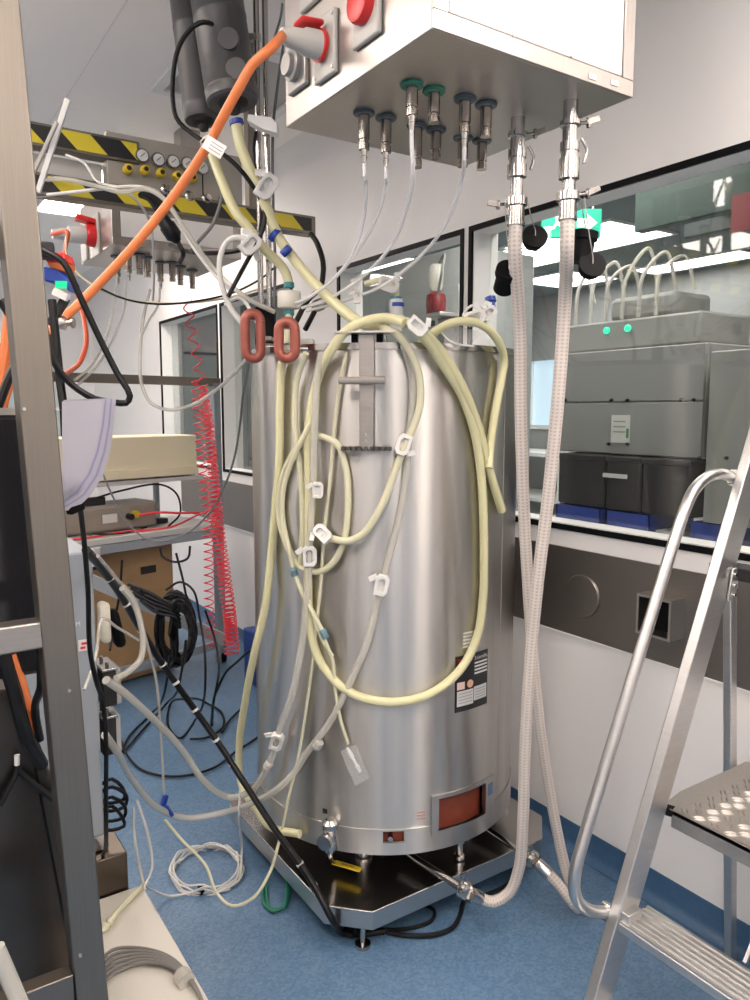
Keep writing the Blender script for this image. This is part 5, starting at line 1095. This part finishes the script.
cable([PZ(470, 900, .012), PZ(490, 893, .012), PZ(508, 884, .012), PZ(514, 868, .012), PZ(508, 845, .03), PZ(497, 832, .08)], .007, M_CABLE, 'black_cable', 'black cable passing under the braided hose by the deck')

# ================================================================== STEEL RACK AT THE LEFT
rack = thing('steel_rack', 'stainless rack with a wide square post at the left picture edge', 'rack', (-.05, 1.24, 0))
s_ = .050; rx0, ry0 = .199, 1.219
lean = .0
post = MB()
pb_ = [Vector((rx0 + .013, ry0)), Vector((rx0 - .012, ry0))]      # foot, head (the post leans very slightly)
vs = []
for z, c0 in ((0.0, Vector((rx0 + .047, ry0))), (2.3, Vector((rx0 - .0404, ry0)))):
    for dx, dy in ((0, 0), (s_, 0), (s_, s_), (0, s_)): vs.append(Vector((c0.x + dx, c0.y + dy, z)))
post._add(vs, [(3, 2, 1, 0), (4, 5, 6, 7), (0, 1, 5, 4), (1, 2, 6, 5), (2, 3, 7, 6), (3, 0, 4, 7)]); post.build('post', M_RACK, rack, .003)
zb1 = PY(40, 623, ry0).z; zb0 = PY(40, 650, ry0).z
MB().mm((-.75, ry0 + .004, zb0), (rx0 + .008, ry0 + .042, zb1)).build('cross_bar', steel('bright rack bar', (.40, .365, .335), .4), rack, .003)
zs = PY(60, 980, ry0).z
MB().mm((-.75, ry0 - .0, zs - .06), (rx0 + .02, ry0 + .03, zs)).build('lower_bar', M_RACK, rack, .002)
MB().mm((-.75, ry0 + .35, 0), (-.70, ry0 + .40, 2.2)).build('post', M_RACK, rack, .003); MB().mm((-.75, ry0, 0), (-.70, ry0 + .05, 2.2)).build('post', M_RACK, rack, .003)
MB().bar((-.72, ry0 + .02, zb0 + .01), (-.72, ry0 + .4, zb0 + .01), .03, .04).build('side_bar', M_RACK, rack)
zt1 = PY(10, 222, ry0 + .05).z; MB().mm((-.75, ry0 + .05, zt1 - .05), (rx0, ry0 + .09, zt1)).build('top_bar', M_RACK, rack, .002)
for (px1, py1) in ((24, 409), (57, 409), (69, 690), (80, 955)):
    p = PY(px1, py1, ry0 - .001); MB().cyl((p.x, ry0 + .004, p.z), (p.x, ry0 - .005, p.z), .0025, n=8).build('screw', M_STEEL, rack)
# dark control screen behind the cross bar
scn = thing('control_screen', 'dark glossy control screen behind the steel post at left', 'screen', (-.05, 1.42, 1.2))
ys = 1.42; a = PY(42, 408, ys); b = PY(44, 640, ys)
MB().mm((-.6, ys, b.z - .06), (a.x, ys + .05, a.z)).build('casing', M_CABD, scn, .006); MB().mm((-.59, ys - .004, b.z - .05), (a.x - .01, ys, a.z - .02)).build('glass', M_SCREEN, scn)
MB().mm((-.6, ys - .008, a.z - .012), (a.x, ys, a.z)).build('bezel', M_STEEL, scn); 
for x in (-.5, .05): MB().mm((x - .02, ry0 + .0425, b.z), (x + .02, ys + .01, b.z + .03)).build('mount_arm', M_STEEL, scn)
# lower steel chest with sloping lid
xr_ = PY(73, 900, 1.52).x; zt_ = PY(20, 690, 1.52).z
chest = thing('steel_chest', 'dark stainless chest with sloping end behind the rack', 'cabinet', (-.1, 1.6, 0))
cy0 = 1.47
pl = [PY(0, 672, cy0), PY(20, 688, cy0), PY(53, 780, cy0), PY(75, 870, cy0)]
poly = [Vector((-.7, cy0, 0.02)), Vector((pl[3].x, cy0, 0.02)), Vector((pl[3].x, cy0, pl[3].z)), Vector((pl[2].x, cy0, pl[2].z)), Vector((pl[1].x, cy0, pl[1].z)), Vector((-.7, cy0, pl[0].z + .02))]
MB().prism(poly, (0, .35, 0)).build('body', M_DSTEEL, chest, .003)
MB().bar(pl[1] + Vector((0, -.002, 0)), PY(72, 960, cy0 - .002), .004, .003, (0, 1, 0)).build('seam', M_BLACK, chest)
MB().tube([PY(0, 805, cy0 - .02), PY(17, 772, cy0 - .02), PY(18, 765, cy0 - .02)], .006, 8).build('cord', M_CABLE, chest); MB().tube([PY(17, 770, cy0 - .02), PY(35, 785, cy0 - .02), PY(55, 800, cy0 - .02)], .006, 8).build('cord', M_CABLE, chest)
MB().cyl(PY(17, 755, cy0 - .02), PY(17, 765, cy0 - .02), .005, n=8).build('cord_tip', M_WCABLE, chest)
tag(MB().tube([PY(-4, 948, 1.12), PY(24, 1012, 1.12)], .012, 10, False).build('clear_rod', M_CTUBE), 'pale translucent rod crossing the bottom left corner', 'rod')
cable([PY(2, 640, 1.40), PY(5, 660, 1.40), PY(14, 690, 1.40), PY(26, 735, 1.40), PY(42, 765, 1.44)], .012, M_CABLE, 'black_cable', 'thick black cable behind the rack below the cross bar')
cable([PY(10, 655, 1.42), PY(22, 690, 1.42), PY(28, 720, 1.42), PY(30, 745, 1.43)], .011, M_ORANGE, 'orange_cable', 'short orange cable behind the rack below the cross bar')
cable([PY(41, 645, 1.268), PY(41, 662, 1.275), PY(41, 685, 1.3), PY(35, 710, 1.4), PY(40, 740, 1.42)], .007, M_CABLE, 'black_cable', 'thin black cable hanging close behind the steel post')
cable([PY(12, 285, 1.6), PY(10, 320, 1.6), PY(5, 360, 1.6), PY(-3, 400, 1.6)], .012, M_ORANGE, 'orange_cable', 'orange cable at the far left edge above the screen')
cable([PY(0, 300, 1.5), PY(12, 318, 1.5), PY(22, 345, 1.5), PY(8, 380, 1.5), PY(-3, 410, 1.5)], .008, M_CABLE, 'black_cable', 'black cable at the far left edge above the screen')
# tall grey control cabinet to the right of the post with two pump heads
yc = 2.02; a = PY(84, 552, yc); b = PY(102, 700, yc)
cc = thing('pump_cabinet', 'narrow blue grey control cabinet carrying two black pumps', 'cabinet', (.3, yc + .1, 0))
xa, xb = PY(62, 600, yc).x, PY(99, 700, yc).x
zc0 = PY(95, 838, yc).z; zc1 = PY(95, 855, yc).z; zf = PY(107, 858, yc - .03).z
MB().mm((xa - .25, yc, zc0), (xb, yc + .28, a.z)).build('body', M_GBLUE, cc, .006)
MB().mm((xa - .25, yc + .01, zc1), (xb + .012, yc + .26, zc0)).build('plinth', M_STEEL, cc, .004); MB().mm((xa - .2, yc - .03, .0), (xb + .05, yc + .12, min(zf, zc1) - .001)).build('foot_box', M_DSTEEL, cc, .004)
p = PY(85, 645, yc - .001); MB().box((p.x, yc - .001, p.z), (.032, .002, .03)).build('warning_label', M_WHITE, cc)
MB().box((p.x + .002, yc - .0025, p.z + .005), (.022, .001, .006)).build('red_print', M_RED, cc); MB().box((p.x - .006, yc - .0025, p.z - .006), (.012, .001, .006)).build('red_print', M_RED, cc)
text_mesh('letter', 'M', .016, PY(78, 624, yc - .003), (1, 0, 0), (0, 0, 1), M_WHITE, cc)
for (y1_, y2_) in ((668, 704), (715, 752)):
    p = PY(106, y1_, yc + .05); q = PY(106, y2_, yc + .05)
    ph = MB().mm((p.x - .018, yc + .02, q.z), (p.x + .02, yc + .12, p.z)).build('pump_head', M_CABD, cc, .006)
    MB().mm((p.x - .02, yc + .015, p.z), (p.x + .024, yc + .125, p.z + .008)).build('clamp_plate', M_CHROME, ph, .002)
    MB().mm((p.x + .02, yc + .03, q.z), (p.x + .034, yc + .11, p.z)).build('clear_cover', M_CTUBE, ph, .003)
    for dy in (.04, .1): MB().cyl((p.x, yc + dy, p.z + .006), (p.x, yc + dy, p.z + .02), .005, n=8).build('thumb_screw', M_CHROME, ph)
for k, (y0_, ww) in enumerate(((785, 22), (793, 26), (803, 24), (812, 20))):
    cable([PY(100, y0_, yc + .03), PY(112, y0_ - 6, yc - .0), PY(100 + ww, y0_ + 2, yc), PY(124, y0_ + 14, yc + .02), PY(112, y0_ + 18, yc + .03), PY(101, y0_ + 17, yc + .05)], .005, M_CABLE, 'black_cable', ['uppermost', 'second', 'third', 'lowest'][k] + ' small black cable loop beside the foot of the pump cabinet', group='cable loops beside the pump cabinet')
tag(MB().box(PD(104, 622, 1.95), (.026, .05, .11), Matrix.Rotation(.12, 3, 'Z')).build('cream_clip_block', mat('cream plastic', (.6, .57, .48), .5), None, .012), 'cream plastic clip block hanging above the pumps', 'clip')
tag(MB().box(PD(116, 628, 2.0), (.03, .05, .11), Matrix.Rotation(-.2, 3, 'Y')).build('black_grip', M_BLACK, None, .02), 'black plastic grip hanging behind the cream clip block', 'grip')
cable([PD(80, 505, 1.45), PD(84, 540, 1.45), PD(88, 590, 1.46), PD(90, 650, 1.48), PD(96, 680, 1.5), PD(103, 702, 1.55), PD(106, 740, 1.58), PD(106, 790, 1.6), PD(106, 840, 1.68), PY(103, 855, yc - .006)], .0052, M_CABLE, 'black_cable', 'black cable falling straight past the papers and pumps')
cable([PD(43, 250, 1.42), PD(63, 262, 1.42), PD(77, 290, 1.43), PD(97, 333, 1.45), PD(117, 373, 1.46), PD(130, 396, 1.46), PD(126, 403, 1.46), PD(113, 402, 1.45), PD(95, 399, 1.44), PD(70, 383, 1.42), PD(53, 360, 1.4), PD(48, 335, 1.4)], .0062, M_CABLE, 'black_cable', 'black cable hanging in a pointed loop above the papers')
cable([PD(52, 300, 1.45), PD(56, 340, 1.44), PD(60, 380, 1.43), PD(64, 410, 1.42)], .008, M_CABLE, 'black_cable', 'black cable close to the right side of the steel post')
# stack light / coloured device on the post
dv = thing('signal_device', 'small device with red, blue and lit green parts beside the post', 'device', PD(56, 305, 1.5))
Rv = Matrix.Rotation(-YAW + .35, 3, 'Z')
MB().box(PD(46, 251, 1.48), (.03, .04, .028), Rv).build('black_mount', M_CABD, dv, .004)
MB().prism([PD(42, 252, 1.5), PD(63, 252, 1.5), PD(66, 262, 1.5), PD(46, 262, 1.5)], vdir * .05).build('red_part', M_RED, dv, .003)
MB().prism([PD(46, 262, 1.5), PD(66, 262, 1.5), PD(64, 272, 1.5), PD(50, 268, 1.5)], vdir * .05).build('orange_part', M_ORANGE, dv, .003)
MB().prism([PD(43, 266, 1.49), PD(58, 270, 1.49), PD(68, 280, 1.49), PD(69, 292, 1.49), PD(62, 284, 1.49), (PD(44, 281, 1.49))], vdir * .06).build('blue_part', M_BLUE, dv, .003)
MB().prism([PD(55, 281, 1.485), PD(66, 281, 1.485), PD(66, 288, 1.485), PD(55, 288, 1.485)], vdir * .01).build('green_light', mat('lit green', (0, .35, .15), .3, emit=(.0, .62, .25), estr=.9), dv)
MB().bar(PD(54, 291, 1.485), PD(68, 298, 1.485), .012, .014).build('white_label', M_WHITE, dv)
MB().bar(PD(66, 298, 1.5), PD(50, 325, 1.5), .018, .012).build('black_arm', M_CABD, dv)
MB().rev(PD(60, 323, 1.5), PD(74, 323, 1.5), [(0, .012), (.3, .014), (.5, .006), (.8, .006), (.85, .01), (1, .01)], 14).build('steel_knob', M_STEEL, dv)
# papers hanging from a clip on the rack
pap = thing('hanging_papers', 'curled stack of papers hanging beside the steel post', 'papers', PD(88, 512, 1.36))
cols = [M_PAPER, M_PAPER, mat('lilac paper', (.27, .26, .40), .7), M_PAPER, M_PAPER, MATS['lilac paper'], M_PAPER, M_PAPER]
for k in range(8):
    D = 1.325 + .006 * k; f = k / 7.0
    top = [(66 + 4 * f, 402 - 2 * f), (108 + 7 * f, 398 + 1 * f)]
    outline = [(103 + 13 * f, 400 - 2 * f), (100 + 14 * f, 425), (94 + 16 * f, 452), (85 + 18 * f, 474 + 2 * f), (74 + 16 * f, 490 + 6 * f), (63 + 13 * f, 498 + 11 * f)]
    vs = []; fs = []; n = len(outline)
    for th in (0, .0035):
        for i, (ox, oy) in enumerate(outline):
            vs.append(PD(ox, oy, D + th - .02 * (i / (n - 1)) ** 2)); vs.append(PD(62 + 2 * f, 401 + (oy - 399) * 1.0, D + th - .03 - .02 * (i / (n - 1)) ** 2))
    for i in range(n - 1):
        o = 2 * i; fs += [(o, o + 2, o + 3, o + 1), (2*n + o, 2*n + o + 1, 2*n + o + 3, 2*n + o + 2), (o, 2*n + o, 2*n + o + 2, o + 2), (o + 1, o + 3, 2*n + o + 3, 2*n + o + 1)]
    fs += [(0, 1, 2*n + 1, 2*n), (2*n - 2, 4*n - 2, 4*n - 1, 2*n - 1)]
    m = MB(); m._add(vs, fs); m.build('sheet', cols[k], pap)
MB().bar(PD(68, 510, 1.33), PD(82, 504, 1.36), .014, .02).build('black_clip', M_BLACK, pap, .003)
# white plinth with coiled grey cable
px1_, py1_ = .546, 1.985; pz1 = .3
pln = thing('white_plinth', 'low white plinth at the bottom left beside the rack', 'plinth', (.43, 1.5, 0))
MB().mm((.29, 1.02, pz1 - .03), (px1_, py1_, pz1)).build('top_plate', M_CREAM if False else mat('warm white enamel', (.56, .53, .47), .4), pln, .004); MB().mm((.30, 1.04, .0), (px1_ - .03, py1_ - .03, pz1 - .03)).build('body', MATS['warm white enamel'], pln, .004)
MB().cyl((px1_ - .03, 1.72, .02), (px1_ - .005, 1.72, .02), .02, n=16).build('caster', M_CABD, pln)
gc = thing('grey_cable_coil', 'coil of grey cable on the white plinth', 'cable coil', (.43, 1.42, pz1))
for k in range(6):
    o = .006 * k
    MB().tube([PZ(96, 992 - 5 * k, pz1 + .01), PZ(112, 975 - 5 * k, pz1 + .012 + .004 * (k % 2)), PZ(140, 963 - 3 * k, pz1 + .012), PZ(168, 966 - 2 * k, pz1 + .012), PZ(188, 980 - k, pz1 + .012), PZ(203, 1004, pz1 + .01), PZ(206, 1030, pz1 + .01)], .0042, 7).build('turn', mat('mid grey jacket', (.17, .16, .15), .45), gc)
MB().cyl(PZ(181, 975, pz1 + .014), PZ(187, 982, pz1 + .014), .02, n=12).build('tie', M_CTUBE, gc)
tr_ = thing('tube_remnant', 'pale tube remnant with a barbed end lying on the white plinth', 'tube', PZ(120, 915, pz1))
MB().tube([PZ(145, 884, pz1 + .012), PZ(132, 896, pz1 + .012), PZ(118, 911, pz1 + .012), PZ(108, 925, pz1 + .012)], .007, 8).build('tube', M_YTHIN, tr_)
MB().rev(PZ(112, 919, pz1 + .012), PZ(101, 932, pz1 + .012), [(0, .006), (.2, .011), (.4, .007), (.6, .012), (1, .006)], 12).build('barb', M_YTHIN, tr_)

# ================================================================== LADDER AT THE RIGHT
lad = thing('platform_ladder', 'aluminium platform ladder with tubular handrail at the lower right', 'ladder', (1.6, .8, 0))
YS1 = 1.10; YS0 = .52; sl = (1.882 - 1.29) / 1.448
def stile_x(z): return 1.238 + (sl + .009) * z
for (ya, yb) in ((YS1 - .028, YS1), (YS0, YS0 + .028)):
    st = MB(); ht = 2.35; w_ = .078
    st._add([Vector((stile_x(z) + dx, y, z)) for z in (0.03, ht) for y in (ya, yb) for dx in (0, w_)], [(0,2,3,1),(4,5,7,6),(0,1,5,4),(2,6,7,3),(0,4,6,2),(1,3,7,5)])
    so_ = st.build('stile', M_ALU, lad, .003)
    MB()._add if False else None
    f_ = MB(); f_._add([Vector((stile_x(z) - .004 + dx, y, z)) for z in (0.0, .05) for y in (ya - .004, yb + .004) for dx in (0, w_ + .008)], [(0,2,3,1),(4,5,7,6),(0,1,5,4),(2,6,7,3),(0,4,6,2),(1,3,7,5)]); f_.build('rubber_foot', M_BLACK, so_)
def tread(z, dep=.115):
    x = stile_x(z) + .004
    m = MB().mm((x, YS0 + .028, z - .026), (x + dep, YS1 - .028, z - .004)); o = m.build('tread', M_ALU, lad, .002)
    for k in range(7):
        xx = x + .006 + k * (dep - .016) / 6
        MB().mm((xx - .0035, YS0 + .03, z - .0045), (xx + .0035, YS1 - .03, z)).build('ridge', M_ALU, o)
    MB().mm((x + .01, YS1 - .05, z - .02), (x + .06, YS1 - .0275, z + .02)).build('end_bracket', M_ALU, o, .002)
tread(.395); tread(.175)
# platform
zp = .625; xp0 = 1.565; xp1 = 1.985
pf = MB(); r_ = .06
_c = [Vector((q.x, min(q.y, 1.108), q.z)) for q in [PZ(x, y, zp) for x, y in ((662, 805), (676, 789), (690, 777), (720, 760), (750, 749))]]
poly = [Vector((_c[0].x, YS0, zp - .012)), Vector((xp1, YS0, zp - .012)), Vector((xp1, _c[-1].y, zp - .012))] + [Vector((min(q.x, xp1 - .01 * k), q.y, zp - .012)) for k, q in enumerate(reversed(_c))]
xp0 = _c[0].x
plat = pf.prism(poly, (0, 0, .012)).build('platform', steel('checker plate', (.50, .47, .44), .42, (30, 30, 30), .05, 4), lad, .001)
MB().mm((xp0, YS0, zp - .045), (xp0 + .006, YS1 - .036, zp)).build('platform_lip', MATS['checker plate'], plat, .001)
MB().cyl((xp0 + .012, YS1 - .035, zp - .01), (xp0 + .0, YS1 + .002, zp - .01), .014, n=14).build('rubber_bush', M_BLACK, plat)
lz = MB(); kk = 0
xx = xp0 + .02
row = 0
while xx < xp1 - .02:
    yy = YS0 + .02 + (.0 if row % 2 else .02)
    while yy < YS1 - .05:
        ang = PI / 4 if (row + int((yy - YS0) / .04)) % 2 else -PI / 4
        L, W = .016, .0058
        d = Vector((math.cos(ang), math.sin(ang), 0)); nn = Vector((-d.y, d.x, 0)); c_ = Vector((xx, yy, zp - .0002))
        for o2 in (-.0055, .0055):
            cc2 = c_ + nn * o2
            lz._add([cc2 - d * L, cc2 - nn * W * .55, cc2 + d * L, cc2 + nn * W * .55, cc2 + Vector((0, 0, .0042)) - d * L * .4, cc2 + Vector((0, 0, .0042)) + d * L * .4], [(0, 1, 4), (1, 5, 4), (1, 2, 5), (2, 3, 5), (3, 4, 5), (3, 0, 4)])
        yy += .04
    xx += .027; row += 1
tag(lz.build('raised_lozenges', MATS['checker plate'], plat, ang=20), kind='stuff')
# handrail
hy = YS1 + .012
hr = [PY(748, 487, hy), PY(735, 479, hy), PY(722, 474, hy), PY(708, 477, hy), PY(694, 490, hy), PY(684, 512, hy), PY(672, 548, hy), PY(650, 620, hy), PY(628, 692, hy), PY(606, 764, hy), PY(584, 838, hy), PY(576, 868, hy), PY(574, 888, hy), PY(579, 903, hy), PY(591, 911, hy), PY(607, 912, hy)]
MB().tube(hr, .0145, 16, True, step=.02).build('handrail', steel('handrail tube', (.56, .55, .54), .3, (3, 3, 60), .04, 4), lad)
for pxy in ((736, 478), (607, 912)):
    p = PY(*pxy, hy); MB().box(p, (.02, .034, .04), Matrix.Rotation(.4, 3, 'Y')).build('rail_clip', M_CHROME, lad, .003)
# hinge plate, rear legs and strut
p = PY(732, 585, YS1 - .03)
hp = MB(); hp.prism([p + Vector(v) for v in ((-.022, 0, -.04), (.012, 0, -.03), (.022, 0, .03), (.008, 0, .045), (-.008, 0, .042))], (0, -.006, 0)); hpo = hp.build('hinge_plate', M_ALU, lad, .002)
for dz in (-.025, 0, .028): MB().cyl(p + Vector((0, -.006, dz)), p + Vector((0, -.011, dz)), .005, n=10).build('rivet', M_CHROME, hpo)
MB().mm((p.x + .012, YS0 - .045, p.z + .01), (p.x + .075, YS1 + .045, p.z + .045)).build('cross_bar', M_CABD, lad, .004)
for y in (YS1 + .028, YS0 - .03):
    MB().bar((1.885, y, p.z + .02), (2.0, y, .0), .03, .024, (0, 1, 0)).build('rear_leg', M_ALU, lad, .003)
MB().bar((1.90, YS1 - .07, .10), (1.99, YS1 - .07, .22), .010, .010).build('stay', M_ALU, lad)
